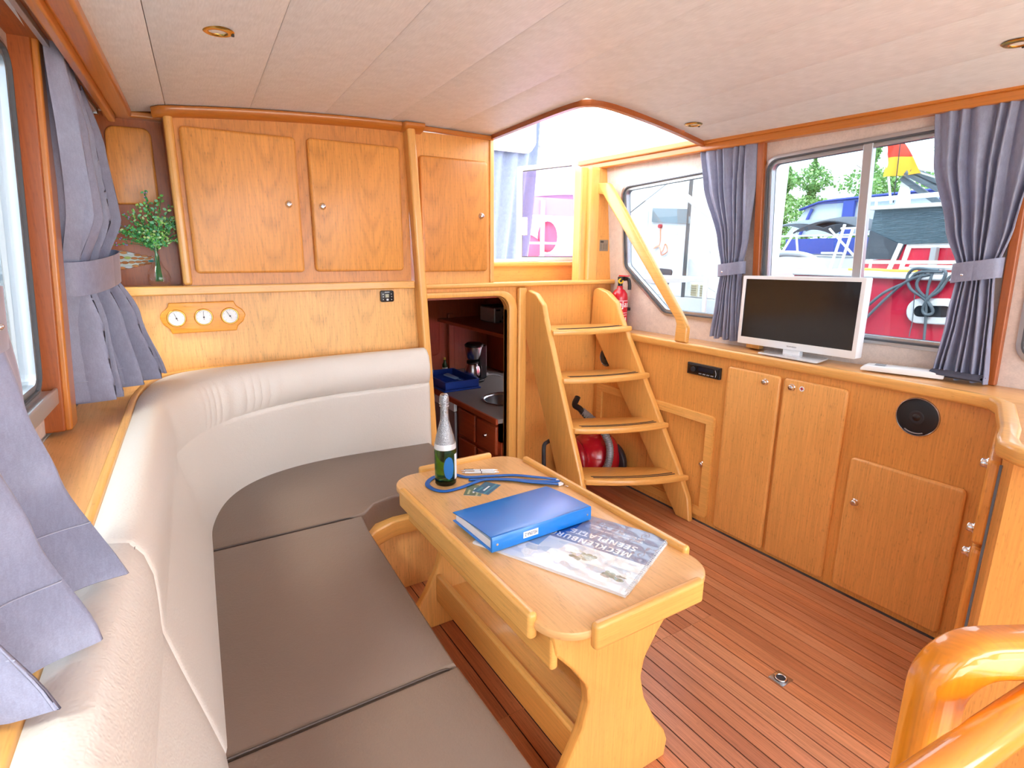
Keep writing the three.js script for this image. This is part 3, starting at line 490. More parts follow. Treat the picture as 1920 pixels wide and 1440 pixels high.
{ // saloon table
  const t = thing('saloon_table', 'honey wooden saloon table with raised edge fiddles and curved legs', 'table', [1, 0, -1.5]);
  part(t, 'top', exY(rectP2(0.708, 1.302, -2.085, -0.918), 0.616, 0.641, { r: 0.11, b: 0.006, cs: 12 }), tableTop, 'z');
  function rectP2(x0, x1, z0, z1) { return [[x0, z0], [x1, z0], [x1, z1], [x0, z1]]; }
  const zf = (x0, x1, z0, z1) => part(t, 'fiddle', bx(x0, x1, 0.585, 0.662, z0, z1, 0.012, 3), solid, 'z');
  zf(0.693, 0.722, -1.93, -1.02); zf(1.288, 1.317, -1.975, -1.045);
  const xf = (x0, x1, z0, z1) => part(t, 'fiddle', bx(x0, x1, 0.588, 0.662, z0, z1, 0.012, 3), solid, 'x');
  xf(0.81, 1.205, -0.926, -0.897); xf(0.845, 1.195, -2.104, -2.075);
  const cx = 0.962, leg = [[0.228, 0.615], [0.215, 0.55], [0.155, 0.48], [0.108, 0.41], [0.098, 0.35], [0.118, 0.27], [0.17, 0.17], [0.218, 0.10], [0.234, 0.06], [0.226, 0.001]];
  const out = [...leg.map(([a, y]) => [cx + a, y]), ...leg.slice().reverse().map(([a, y]) => [cx - a, y])];
  for (const [z0, z1] of [[-1.012, -0.975], [-1.96, -1.923]]) part(t, 'leg', exZ(out, z0, z1, { r: [0, 0.03, 0.05, 0.06, 0.06, 0.06, 0.05, 0.03, 0.01, 0, 0, 0.01, 0.03, 0.05, 0.06, 0.06, 0.06, 0.05, 0.03, 0], b: 0.008, bs: 3 }), solid);
  part(t, 'apron', bx(0.735, 0.76, 0.505, 0.617, -1.95, -0.98, 0.01), solid, 'z');
  part(t, 'apron', bx(1.165, 1.19, 0.505, 0.617, -1.95, -0.98, 0.01), solid, 'z');
  part(t, 'shelf', bx(0.86, 1.065, 0.15, 0.168, -1.925, -1.01), solid, 'z');
  part(t, 'shelf_rail', bx(0.836, 0.862, 0.125, 0.247, -1.925, -1.01, 0.009), solid, 'z');
  part(t, 'shelf_rail', bx(1.063, 1.089, 0.125, 0.247, -1.925, -1.01, 0.009), solid, 'z');
}
{ // helm chair close to the camera on the right
  const c = thing('helm_chair', 'glossy amber wooden armchair with rounded arm frames at the helm', 'chair', [1.0, 0, -0.1]);
  const dir = Math.atan2(-0.486, 0.874);
  const fr = (y) => { const o = [[0, 0.001], [0, y], [0.52, y], [0.52, 0.001], [0.462, 0.001], [0.462, y - 0.06], [0.058, y - 0.06], [0.058, 0.001]]; return exZ(o, -0.027, 0.027, { r: [0, 0.085, 0.085, 0, 0, 0.04, 0.04, 0], b: 0.017, bs: 4, cs: 10 }); };
  const f1 = fr(1.068); f1.rotateY(dir); f1.translate(0.795, 0, -0.252); part(c, 'arm_frame', f1, gloss);
  const f2 = fr(1.068); f2.rotateY(dir); f2.translate(0.795 - 0.175, 0, -0.252 + 0.315); part(c, 'arm_frame', f2, gloss);
  part(c, 'rail', rod([0.605, 0.985, -0.185], [1.20, 0.985, -0.13], 0.024, 20), gloss, 'x');
  const seat = bx(0.03, 0.49, -0.04, 0.04, 0.032, 0.328, 0.03, 3); seat.rotateY(dir); seat.translate(0.795, 0.60, -0.252); part(c, 'seat', seat, cream);
  const back = bx(0.40, 0.46, 0.04, 0.42, 0.035, 0.325, 0.03, 3); back.rotateY(dir); back.translate(0.795, 0.60, -0.252); part(c, 'backrest', back, cream);
}
{ // galley units below
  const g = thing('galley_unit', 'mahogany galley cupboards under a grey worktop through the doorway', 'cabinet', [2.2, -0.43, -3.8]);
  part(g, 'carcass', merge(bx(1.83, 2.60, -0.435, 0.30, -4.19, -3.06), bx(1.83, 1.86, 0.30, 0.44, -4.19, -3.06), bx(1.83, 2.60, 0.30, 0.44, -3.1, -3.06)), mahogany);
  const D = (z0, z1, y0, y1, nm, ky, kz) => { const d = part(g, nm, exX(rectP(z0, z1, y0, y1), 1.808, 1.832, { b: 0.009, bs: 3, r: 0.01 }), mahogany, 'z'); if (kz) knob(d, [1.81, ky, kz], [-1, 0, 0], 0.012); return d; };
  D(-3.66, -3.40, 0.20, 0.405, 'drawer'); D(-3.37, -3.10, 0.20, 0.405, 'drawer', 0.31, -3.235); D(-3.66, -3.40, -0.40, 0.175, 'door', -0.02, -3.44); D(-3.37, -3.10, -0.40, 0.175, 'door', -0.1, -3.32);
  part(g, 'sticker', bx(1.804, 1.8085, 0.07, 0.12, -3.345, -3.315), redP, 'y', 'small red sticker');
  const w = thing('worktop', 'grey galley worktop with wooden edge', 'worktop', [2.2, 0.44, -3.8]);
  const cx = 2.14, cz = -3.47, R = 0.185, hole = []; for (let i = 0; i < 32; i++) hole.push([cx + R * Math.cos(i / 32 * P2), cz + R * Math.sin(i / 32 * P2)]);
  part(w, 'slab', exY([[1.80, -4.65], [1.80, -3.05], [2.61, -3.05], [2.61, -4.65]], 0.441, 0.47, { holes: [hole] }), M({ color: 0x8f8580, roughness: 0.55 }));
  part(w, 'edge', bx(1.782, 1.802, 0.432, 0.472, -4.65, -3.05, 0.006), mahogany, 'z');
  const k = thing('round_sink', 'round stainless steel sink set in the galley worktop', 'sink', [cx, 0.3, cz]);
  part(k, 'bowl', lathe([[R + 0.018, 0.473], [R + 0.016, 0.477], [R, 0.475], [R - 0.005, 0.46], [R - 0.012, 0.36], [R - 0.05, 0.325], [0.03, 0.318], [0, 0.318], [0, 0.312], [R - 0.045, 0.319], [R - 0.006, 0.355], [R, 0.46]], 40).translate(cx, 0, cz), steel);
  const f = thing('refrigerator', 'silver grey galley refrigerator beside the drawers', 'refrigerator', [2.1, -0.43, -3.95]);
  part(f, 'cabinet', bx(1.815, 2.4, -0.43, 0.425, -4.64, -4.2, 0.006), greyP);
  part(f, 'door', bx(1.795, 1.817, -0.4, 0.36, -4.55, -3.69, 0.006), M({ color: 0xa2a4ab, roughness: 0.3, metalness: 0.5 }));
  part(f, 'control_panel', bx(1.79, 1.817, 0.365, 0.428, -4.55, -3.69, 0.004), whiteP);
}

// ---------------------------------------------------------------- curtains
function curtain(label, shear, sgn, rows, tie, folds, phase, group) {
  // rows: [y, zA, zB, offset into the cabin, fold depth]; tie: index of the row held by the band
  const t = thing('curtain', label, 'curtain', [0, 0, 0]); if (group) t.userData.group = group;
  const ys = rows.map((r) => r[0]), at = (y) => { let i = 0; while (i < rows.length - 2 && y < ys[i + 1]) i++; const a = rows[i], b = rows[i + 1]; let f = (y - a[0]) / (b[0] - a[0]); f = Math.max(0, Math.min(1, f)); const g = f * f * (3 - 2 * f), m = 0.5 * f + 0.5 * g; return a.map((v, k) => v + (b[k] - v) * m); };
  const y0 = ys[0], y1 = ys[ys.length - 1], f = (u, v) => {
    const y = y0 + (y1 - y0) * v, r = at(y), w = u + 0.035 * Math.sin(u * 17 + phase + 2 * v), ph = w * folds * P2 + phase + 0.7 * Math.sin(v * 5 + u * 9);
    const sharp = Math.sin(ph) * (1 - 0.25 * Math.cos(2 * ph));
    const z = r[1] + (r[2] - r[1]) * u, o = r[3] + ((r[5] ?? r[3]) - r[3]) * u + r[4] * (sharp + 0.1 * Math.sin(ph * 1.7 + 1));
    const hem = v === 1 ? 0.006 * Math.sin(ph * 0.5) : 0;
    return [sgn * o, y + hem, z + r[4] * 0.22 * Math.cos(ph)];
  };
  const g = sheet(f, folds * 26, 70, 0.0025); part(t, 'cloth', shear(g), curtainM);
  const hemRow = (v) => shear(tube(Array.from({ length: folds * 12 + 1 }, (_, i) => { const p = f(i / (folds * 12), v); return [p[0] + sgn * 0.0016, p[1], p[2]]; }), 0.0012, folds * 24, 4));
  part(t, 'hem_stitching', hemRow(1 - 0.075 / Math.abs(y0 - y1)), M({ color: 0xa9abbd, roughness: 0.8 }));
  if (tie) {
    const [yt, za, zb, o, h, tilt, sk = 0] = tie, n = 40, zc = (za + zb) / 2, hz = Math.abs(za - zb) / 2, dp = o[1];
    const band = sheet((u, v) => { const a = u * P2, c = Math.cos(a), s = Math.sin(a); return [sgn * (o[0] - sk * s + dp * Math.sign(c) * Math.abs(c) ** 0.7), yt + (v - 0.5) * -h + tilt * s, zc + hz * Math.sign(s) * Math.abs(s) ** 0.85]; }, n, 4, 0.003);
    const b = part(t, 'tieback', shear(band), curtainM);
    part(b, 'button', shear(ball(sgn * (o[0] + dp * 0.95), yt - 0.01 + tilt * -0.45, zc - hz * 0.45, 0.006, 1, 1, 1)), chrome);
  }
  return t;
}
curtain('grey blue curtain tied back between stairs window and television', onRight, -1, [[2.098, -2.235, -1.90, 0.032, 0.008], [1.9, -2.20, -1.905, 0.042, 0.012], [1.62, -2.10, -1.93, 0.05, 0.014], [1.47, -2.065, -1.955, 0.055, 0.013], [1.30, -2.09, -1.955, 0.055, 0.014], [1.075, -2.135, -1.945, 0.05, 0.014]], [1.465, -2.085, -1.935, [0.055, 0.034], 0.065, 0.012], 7, 0.4);
curtain('grey blue curtain tied back beside the white router', onRight, -1, [[2.10, -1.145, -0.80, 0.035, 0.009], [1.9, -1.125, -0.81, 0.045, 0.013], [1.65, -1.05, -0.835, 0.055, 0.016], [1.485, -0.985, -0.87, 0.06, 0.014], [1.3, -1.0, -0.855, 0.06, 0.016], [1.052, -1.03, -0.84, 0.06, 0.016]], [1.49, -1.005, -0.855, [0.06, 0.036], 0.075, 0.014], 7, 1.7);
curtain('grey blue curtain tied back in front of the corner niche', onLeft, 1, [[2.135, -2.74, -2.10, 0.055, 0.02, 0.085], [1.9, -2.72, -2.13, 0.095, 0.042, 0.085], [1.65, -2.66, -2.20, 0.115, 0.06, 0.07], [1.5, -2.58, -2.24, 0.112, 0.03, 0.055], [1.30, -2.64, -2.25, 0.15, 0.06, 0.06], [1.045, -2.70, -2.25, 0.215, 0.07, 0.06]], [1.475, -2.62, -2.225, [0.09, 0.078], 0.105, -0.02, 0.03], 4, 2.6);
curtain('grey blue curtain hanging over the ledge of the large port window', onLeft, 1, [[2.13, -1.3, -0.62, 0.05, 0.02, 0.05], [1.7, -1.28, -0.66, 0.085, 0.03, 0.08], [1.45, -1.24, -0.74, 0.105, 0.03, 0.1], [1.3, -1.25, -0.72, 0.125, 0.036, 0.12], [1.17, -1.2, -0.74, 0.165, 0.04, 0.16], [1.035, -1.05, -0.72, 0.262, 0.045, 0.215]], [1.45, -1.27, -0.71, [0.105, 0.06], 0.1, 0.012, 0], 2, 0.9);
{ const r = thing('curtain_rail', 'aluminium curtain rail under the port ceiling beam', 'rail', [-0.2, 2.1, -2]), q = (g) => warp(g, (p) => { p[0] -= 0.058 * (p[2] + 3); });
  part(r, 'track', q(bx(-0.14, -0.126, 2.085, 2.104, -2.97, 0.5, 0.003)), alu); part(r, 'end_stop', q(bx(-0.143, -0.123, 2.078, 2.104, -2.985, -2.96, 0.004)), steel); }

// ---------------------------------------------------------------- ceiling lights
for (const [x, z, l] of [[0.226, -1.945, 'brass rimmed ceiling spotlight in front of the wide wall cabinet'], [2.30, -2.03, 'brass rimmed ceiling spotlight next to the companionway opening'], [2.245, -0.775, 'brass rimmed ceiling spotlight above the helm console']]) {
  const y = ceilY(x), t = thing('ceiling_spotlight', l, 'light', [x, y, z]);
  t.userData.group = 'recessed ceiling spotlights';
  part(t, 'rim', lathe([[0.024, 0.0], [0.026, -0.006], [0.036, -0.005], [0.043, 0.0]].map(([a, b]) => [a, b]), 40).translate(x, y - 0.001, z), brass);
  part(t, 'diffuser', lathe([[0, -0.002], [0.018, -0.0015], [0.025, 0.0]], 32).translate(x, y - 0.0006, z), M({ color: 0xf2f0ee, roughness: 0.3 }));
  part(t, 'clip', bx(x + 0.034, x + 0.042, y - 0.009, y - 0.001, z - 0.004, z + 0.004, 0.001), darkP);
}

// ---------------------------------------------------------------- on the forward bulkhead
{ const t = thing('weather_station', 'amber wooden plaque with three brass rimmed dials', 'barometer', [0.165, 1.24, -3]);
  const q = [[-0.012, 1.25], [0.0, 1.272], [0.022, 1.29], [0.03, 1.312], [0.296, 1.312], [0.305, 1.29], [0.33, 1.272], [0.343, 1.248], [0.33, 1.215], [0.305, 1.195], [0.296, 1.172], [0.03, 1.172], [0.022, 1.195], [0.0, 1.215]];
  part(t, 'plaque', exZ(q, -3.0, -2.98, { r: [0.02, 0.02, 0.015, 0, 0, 0.015, 0.02, 0.02, 0.02, 0.015, 0, 0, 0.015, 0.02], b: 0.005, bs: 3 }), wood(oakPlainTex, 0xffdc78, { clearcoat: 0.4 }), 'x');
  const dialTex = canvasTex(128, 128, (c, w) => { c.fillStyle = '#f4f6f8'; c.fillRect(0, 0, w, w); c.strokeStyle = '#8d96a2'; for (let i = 0; i < 40; i++) { const a = Math.PI * 0.75 + i / 39 * Math.PI * 1.5, r0 = i % 5 ? 52 : 47; c.lineWidth = i % 5 ? 1 : 2; c.beginPath(); c.moveTo(64 + r0 * Math.cos(a), 64 + r0 * Math.sin(a)); c.lineTo(64 + 57 * Math.cos(a), 64 + 57 * Math.sin(a)); c.stroke(); } });
  const dialM = M({ map: dialTex, roughness: 0.4 });
  [0.053, 0.163, 0.273].forEach((x, i) => {
    const d = part(t, 'dial', new THREE.CircleGeometry(0.033, 40).translate(x, 1.243, -2.9735), dialM);
    part(d, 'bezel', lathe([[0.032, 0.0], [0.0325, 0.009], [0.036, 0.011], [0.039, 0.008], [0.04, 0]], 40).rotateX(Math.PI / 2).translate(x, 1.243, -2.981), brass);
    const a = [1.9, 1.57, 2.1][i]; part(d, 'needle', merge(rod([x - 0.012 * Math.cos(a), 1.243 - 0.012 * Math.sin(a), -2.971], [x + 0.026 * Math.cos(a), 1.243 + 0.026 * Math.sin(a), -2.971], 0.0008, 6), rod([x, 1.243, -2.973], [x, 1.243, -2.968], 0.0035, 12)), darkP);
  });
}
{ const t = thing('heater_control', 'small black digital heater control on the bulkhead', 'thermostat', [1.06, 1.3, -3]);
  part(t, 'case', exZ(rectZ(1.02, 1.096, 1.277, 1.338), -3.0, -2.986, { r: 0.01, b: 0.003 }), blackP);
  part(t, 'display', bx(1.047, 1.066, 1.301, 1.319, -2.987, -2.9852), M({ color: 0xb9b89c, roughness: 0.3 }));
  for (const [x, y] of [[1.034, 1.319], [1.035, 1.305], [1.081, 1.319], [1.082, 1.305], [1.034, 1.29], [1.081, 1.289]]) part(t, 'button', ball(x, y, -2.986, 0.0028, 1, 1, 0.5, 8, 6), whiteP);
  part(t, 'brand_strip', bx(1.044, 1.07, 1.3285, 1.3315, -2.987, -2.9853), whiteP); part(t, 'indicator', bx(1.052, 1.064, 1.284, 1.294, -2.987, -2.9853), whiteP);
}
{ // fish ornament of overlapping discs
  const t = thing('fish_ornament', 'flat wooden fish ornament covered in cork and turquoise scales', 'ornament', [-0.1, 1.387, -3.15]);
  const body = new THREE.Shape(); body.moveTo(-0.215, 1.5); body.bezierCurveTo(-0.19, 1.545, -0.12, 1.555, -0.065, 1.525); body.bezierCurveTo(-0.04, 1.512, -0.02, 1.512, -0.005, 1.52); body.lineTo(-0.002, 1.49); body.bezierCurveTo(-0.03, 1.492, -0.045, 1.485, -0.065, 1.475); body.bezierCurveTo(-0.12, 1.455, -0.19, 1.455, -0.215, 1.5);
  part(t, 'body', exZ(body, -3.168, -3.158, { b: 0.002 }), M({ color: 0xc9d9d6, roughness: 0.6 }));
  part(t, 'head', exZ([[-0.213, 1.5], [-0.2, 1.525], [-0.165, 1.541], [-0.158, 1.5], [-0.165, 1.462], [-0.2, 1.475]], -3.158, -3.152, { r: 0.01 }), M({ color: 0x2f8f98, roughness: 0.5 }));
  part(t, 'eye', ball(-0.185, 1.51, -3.152, 0.004, 1, 1, 0.5), blackP);
  const cols = [0xc98a56, 0xc08049, 0xd09a66, 0xd8e8f0, 0x2f9fa8, 0xb6cf7a], mats = cols.map((c) => M({ color: c, roughness: 0.7 }));
  let k = 0; for (let r = 0; r < 4; r++) for (let i = 0; i < 6; i++) { const x = -0.143 + i * 0.026 + (r % 2) * 0.012, hw = 0.038 * (1 - Math.max(0, (x + 0.13) / 0.16)) + 0.004, y = 1.5 + (1.5 - r) * hw * 0.5 * 1.15; if (x > -0.012) continue; k++; const s = 0.45 + 0.55 * (1 - Math.max(0, (x + 0.14) / 0.16)); part(t, 'scale', ball(x, y, -3.155, 0.0135, 1, 0.55 * s, 0.3, 10, 6), mats[k === 3 || k === 19 ? 3 : k === 8 ? 5 : k === 17 ? 4 : k % 3]); }
}
const vaseAt = [0.008, 1.3865, -3.065];
{ const t = thing('glass_vase', 'clear bulbous glass vase holding green sprigs on the shelf', 'vase', vaseAt);
  const o = [[0.001, 0.0], [0.028, 0.0], [0.042, 0.012], [0.047, 0.035], [0.04, 0.062], [0.024, 0.085], [0.014, 0.115], [0.0125, 0.15], [0.017, 0.175], [0.0185, 0.182]], q = [[0.0172, 0.182], [0.0155, 0.174], [0.0108, 0.15], [0.0122, 0.115], [0.0222, 0.085], [0.038, 0.062], [0.0448, 0.035], [0.04, 0.014], [0.027, 0.004], [0.001, 0.004]];
  part(t, 'body', lathe([...o, ...q], 36).translate(...vaseAt), M({ color: 0xffffff, roughness: 0, transmission: 1, thickness: 0, ior: 1.4 }));
  const p = thing('artificial_plant', 'bunch of artificial green sprigs with small leaves in vase', 'plant', [vaseAt[0], vaseAt[1] + 0.006, vaseAt[2]]);
  const R = mulberry(99), stemM = M({ color: 0x2f7a3c, roughness: 0.6 }), leafMs = [0x4aa85c, 0x74cc5c, 0xb8ec84, 0x86d4a4, 0xd2f2b4].map((c) => M({ color: c, roughness: 0.55, side: THREE.DoubleSide })), lilac = M({ color: 0xa993c8, roughness: 0.7 });
  const leafG = (() => { const s = new THREE.Shape(); s.moveTo(0, 0); s.bezierCurveTo(0.006, 0.003, 0.0075, 0.010, 0, 0.016); s.bezierCurveTo(-0.0075, 0.010, -0.006, 0.003, 0, 0); return plain(new THREE.ExtrudeGeometry(s, { depth: 0.0005, bevelEnabled: false, curveSegments: 3 })); })();
  const leaves = leafMs.map(() => []), stems = [], petals = [];
  const sprig = (tip, n, size, kind) => {
    const a = v3(vaseAt[0] + (R() - 0.5) * 0.008, vaseAt[1] + 0.15, vaseAt[2]), b = v3(...tip), mid = a.clone().lerp(b, 0.5).add(v3(0, 0.02, 0.0)), c = new THREE.CatmullRomCurve3([v3(vaseAt[0] + (R() - 0.5) * 0.03, vaseAt[1] + 0.02, vaseAt[2] + (R() - 0.5) * 0.02), a, mid, b]);
    stems.push(new THREE.TubeGeometry(c, 14, 0.0012, 5));
    for (let i = 0; i < n; i++) { const s = 0.42 + 0.58 * (i + R()) / n, q = c.getPoint(s), g = leafG.clone(), k = size * (0.7 + 0.6 * R()); g.scale(k, k, 1); g.rotateX((R() - 0.5) * 2.2); g.rotateZ((R() - 0.5) * 5); g.rotateY((R() - 0.5) * 2.4); g.translate(q.x + (R() - 0.5) * 0.012, q.y + (R() - 0.5) * 0.012, q.z + (R() - 0.5) * 0.02); leaves[kind < 0 ? Math.floor(R() * 5) : kind].push(g); }
    if (kind === 0) for (let i = 0; i < 5; i++) { const q = c.getPoint(0.78 + 0.22 * R()); petals.push(ball(q.x + (R() - 0.5) * 0.014, q.y + (R() - 0.5) * 0.014, q.z + 0.004, 0.0035, 1, 1, 1, 6, 5)); }
  };
  const V = vaseAt; for (let i = 0; i < 26; i++) { const a = (R() - 0.5) * 2.5, l = 0.10 + 0.10 * R(); sprig([V[0] + 0.012 + Math.sin(a) * l * 0.95, V[1] + 0.16 + Math.cos(a) * l * 1.05, V[2] + (R() - 0.4) * 0.09], 26, 0.95, -1); }
  sprig([V[0] - 0.01, V[1] + 0.41, V[2] + 0.02], 34, 0.9, 0); sprig([V[0] + 0.05, V[1] + 0.395, V[2]], 28, 0.9, 1); sprig([V[0] + 0.02, V[1] + 0.37, V[2] + 0.03], 30, 1, 3);
  for (const [dx, dy] of [[-0.165, 0.21], [-0.16, 0.245], [-0.15, 0.18], [-0.13, 0.27], [-0.1, 0.31], [0.13, 0.31], [0.125, 0.27]]) sprig([V[0] + dx, V[1] + dy, V[2] + 0.03], 22, 0.6, dx < 0 ? 0 : 2);
  part(p, 'stem', merge(stems), stemM); leaves.forEach((l, i) => part(p, 'leaf_spray', merge(l), leafMs[i])); part(p, 'blossom', merge(petals), lilac);
}
{ const t = thing('rating_plate', 'small engraved steel rating plate on the door jamb', 'plate', [2.59, 1.595, -3]);
  const m = canvasTex(128, 88, (c, w, h) => { c.fillStyle = '#9a8f80'; c.fillRect(0, 0, w, h); c.fillStyle = '#3f3a36'; c.fillRect(8, 6, 50, 16); c.fillStyle = '#5c544b'; for (let i = 0; i < 6; i++) for (let j = 0; j < 3; j++) c.fillRect(10 + j * 40, 32 + i * 8, 18 + ((i * 7 + j * 11) % 14), 3); });
  part(t, 'plate', bx(2.565, 2.64, 1.558, 1.632, -3.0, -2.9985), M({ color: 0x9a8f80, metalness: 0.6, roughness: 0.4 }));
  part(t, 'engraving', new THREE.PlaneGeometry(0.071, 0.07).translate(2.6025, 1.595, -2.9982), M({ map: m, roughness: 0.4, metalness: 0.4 })); }
{ // fire extinguisher on the cabin side by the stairs
  const x = 2.618, z = -2.835, y = 1.047, t = thing('fire_extinguisher', 'red fire extinguisher with black nozzle behind the stairs', 'extinguisher', [x, y, z]);
  part(t, 'cylinder', lathe([[0, 0], [0.048, 0.002], [0.054, 0.012], [0.055, 0.02], [0.055, 0.205], [0.05, 0.235], [0.034, 0.258], [0.02, 0.266], [0.018, 0.285], [0, 0.285]], 36).translate(x, y, z), redP);
  part(t, 'valve', merge(rod([x, y + 0.283, z], [x, y + 0.325, z], 0.016, 14), bx(x - 0.014, x + 0.03, y + 0.322, y + 0.345, z - 0.014, z + 0.03, 0.004)), blackP);
  part(t, 'lever', bx(x - 0.01, x + 0.03, y + 0.347, y + 0.356, z - 0.01, z + 0.055, 0.003), redP);
  part(t, 'gauge', new THREE.TorusGeometry(0.013, 0.005, 8, 20).rotateY(-0.6).translate(x - 0.012, y + 0.318, z + 0.018), M({ color: 0xf2cc1f, roughness: 0.4 }));
  part(t, 'nozzle', tube([[x + 0.012, y + 0.33, z + 0.02], [x + 0.022, y + 0.33, z + 0.05], [x + 0.026, y + 0.30, z + 0.06], [x + 0.026, y + 0.262, z + 0.062]], 0.012, 24, 10), blackP);
  const lab = canvasTex(256, 256, (c, w, h) => { c.fillStyle = '#cf1b2c'; c.fillRect(0, 0, w, h); c.strokeStyle = '#fff'; c.lineWidth = 5; c.strokeRect(8, 8, 240, 120); c.fillStyle = '#fff'; c.font = 'bold 76px sans-serif'; c.fillText('ajax', 92, 72); c.fillStyle = '#2a1a1c'; c.fillRect(24, 74, 90, 48); c.fillStyle = '#fff'; c.fillRect(30, 146, 190, 6); c.fillRect(30, 236, 190, 6); for (let i = 0; i < 6; i++) c.fillRect(60 + i * 26, 172, 15, 46); });
  part(t, 'label_band', new THREE.CylinderGeometry(0.0556, 0.0556, 0.17, 28, 1, true, 4.5, 2.6).rotateY(0).translate(x, y + 0.11, z), M({ map: lab, roughness: 0.35, side: THREE.DoubleSide }), 'y');
  part(t, 'bracket', bx(x + 0.045, x + 0.075, y + 0.12, y + 0.14, z - 0.03, z + 0.03), blackP);
}
// ---------------------------------------------------------------- on and in the sideboard
{ const t = thing('television', 'white framed flat screen television on the sideboard top', 'television', [2.67, 1.047, -1.6]);
  const X = 2.66, z0 = -1.925, z1 = -1.302, y0 = 1.075, y1 = 1.442, q = [[z0, y0], [z1, y0 + 0.008], [z1, y1 + 0.006], [z0, y1 - 0.008]];
  part(t, 'housing', exX(q, X, X + 0.05, { r: 0.006, b: 0.004 }), whiteP);
  part(t, 'bezel', exX(q, X - 0.006, X + 0.002, { r: 0.006, b: 0.002, holes: [[[z0 + 0.017, y0 + 0.036], [z1 - 0.017, y0 + 0.042], [z1 - 0.017, y1 - 0.011], [z0 + 0.017, y1 - 0.022]]] }), whiteP);
  part(t, 'screen', exX([[z0 + 0.015, y0 + 0.034], [z1 - 0.015, y0 + 0.040], [z1 - 0.015, y1 - 0.009], [z0 + 0.015, y1 - 0.02]], X - 0.001, X + 0.001), M({ color: 0x1d1a1b, roughness: 0.16, clearcoat: 0.3, clearcoatRoughness: 0.1 }));
  const nm = canvasTex(128, 24, (c, w, h) => { c.fillStyle = '#eef0f2'; c.fillRect(0, 0, w, h); c.fillStyle = '#2a2c33'; c.font = 'bold 19px sans-serif'; c.fillText('TELEFUNKEN', 2, 19); });
  part(t, 'name_badge', new THREE.PlaneGeometry(0.056, 0.010).rotateY(-Math.PI / 2).translate(X - 0.0066, y0 + 0.02, -1.61), M({ map: nm, roughness: 0.4 }));
  part(t, 'neck', bx(X + 0.0, X + 0.035, 1.05, 1.09, -1.66, -1.57, 0.006), whiteP);
  part(t, 'stand', exY([[2.575, -1.745], [2.735, -1.77], [2.735, -1.46], [2.575, -1.43]], 1.0475, 1.056, { r: 0.015, b: 0.003 }), M({ color: 0xe6ebf0, roughness: 0.15, clearcoat: 1, clearcoatRoughness: 0.05 }));
  const b = thing('wooden_block', 'small wooden block standing behind the television base', 'block', [2.72, 1.047, -1.86]);
  part(b, 'block', bx(2.70, 2.74, 1.0475, 1.075, -1.90, -1.82, 0.003), solid); }
{ const t = local('router', 'long white plastic router bar lying on the sideboard top', 'router', [2.70, 1.0478, -1.125], [0, 0.3, 0]);
  part(t, 'case', exX([[-0.15, 0.0], [0.15, 0.0], [0.15, 0.02], [0.1, 0.026], [-0.13, 0.022], [-0.15, 0.01]], -0.045, 0.045, { r: 0.006, b: 0.004 }), whiteP); part(t, 'button_row', bx(-0.02, 0.02, 0.0245, 0.0265, -0.1, -0.06, 0.001), greyP); part(t, 'port', bx(-0.012, 0.0, 0.006, 0.014, 0.148, 0.151), darkP); }
{ const t = thing('folded_curtain_band', 'dark grey folded curtain band on the counter below curtain', 'cloth', [2.74, 1.047, -0.95]);
  part(t, 'fold', sheet((u, v) => { const a = u * 9.5, r = 0.012 + 0.018 * u; return [2.735 + r * Math.cos(a) * 1.4, 1.0475 + 0.02 + r * 0.62 * Math.sin(a), -1.02 + v * 0.17 + 0.004 * Math.sin(a * 2)]; }, 60, 6, 0.003), M({ color: 0x4a4c5c, roughness: 0.8 })); }
{ const t = thing('car_radio', 'black car radio set into the sideboard front', 'radio', [2.56, 0.905, -2.05]);
  part(t, 'frame', bx(2.545, 2.565, 0.872, 0.938, -2.16, -1.934, 0.004), blackP);
  part(t, 'faceplate', bx(2.541, 2.547, 0.878, 0.93, -2.152, -1.942, 0.003), M({ color: 0x0e0e14, roughness: 0.12 }));
  part(t, 'dial', rod([2.545, 0.905, -2.11], [2.532, 0.905, -2.11], 0.014, 24), darkP);
  for (let i = 0; i < 4; i++) part(t, 'button', bx(2.5385, 2.542, 0.884, 0.889, -2.07 + i * 0.027, -2.052 + i * 0.027), greyP);
  part(t, 'display', bx(2.5395, 2.542, 0.9, 0.923, -2.075, -1.975), M({ color: 0x1a1f2c, roughness: 0.08 })); part(t, 'trim_arc', tube([[2.541, 0.884, -1.958], [2.541, 0.902, -1.955], [2.541, 0.922, -1.962]], 0.0012, 12, 5), whiteP); }
const speakerAt = (name, label, y, z, r) => { const t = thing(name, label, 'speaker', [2.56, y, z]), q = (g) => g.rotateZ(Math.PI / 2).translate(2.562, y, z);
  part(t, 'grille', q(lathe([[0, 0.012], [r * 0.25, 0.012], [r * 0.8, 0.009], [r, 0.003], [r, 0]], 40)), M({ color: 0x1c2026, roughness: 0.4 })); part(t, 'ring', q(lathe([[r * 0.97, 0], [r * 0.985, 0.007], [r * 1.03, 0.006], [r * 1.05, 0]], 48)), steel);
  part(t, 'cone', q(lathe([[r * 0.2, 0.0118], [r * 0.3, 0.0145], [r * 0.37, 0.0115]], 32)), darkP); part(t, 'dust_cap', q(lathe([[0, 0.018], [r * 0.1, 0.017], [r * 0.19, 0.012]], 24)), blackP);
  part(t, 'badge', tube(Array.from({ length: 9 }, (_, i) => { const a = -2.15 + i / 8 * 1.05; return [2.5535, y + r * 0.88 * Math.sin(a), z - r * 0.88 * Math.cos(a) * -1]; }), 0.003, 16, 6), greyP); return t; };
speakerAt('round_speaker', 'round black speaker with silver ring above the square sideboard door', 0.906, -0.982, 0.0765);
speakerAt('round_speaker', 'round black speaker half hidden behind the stair stringer', 0.845, -2.875, 0.06);
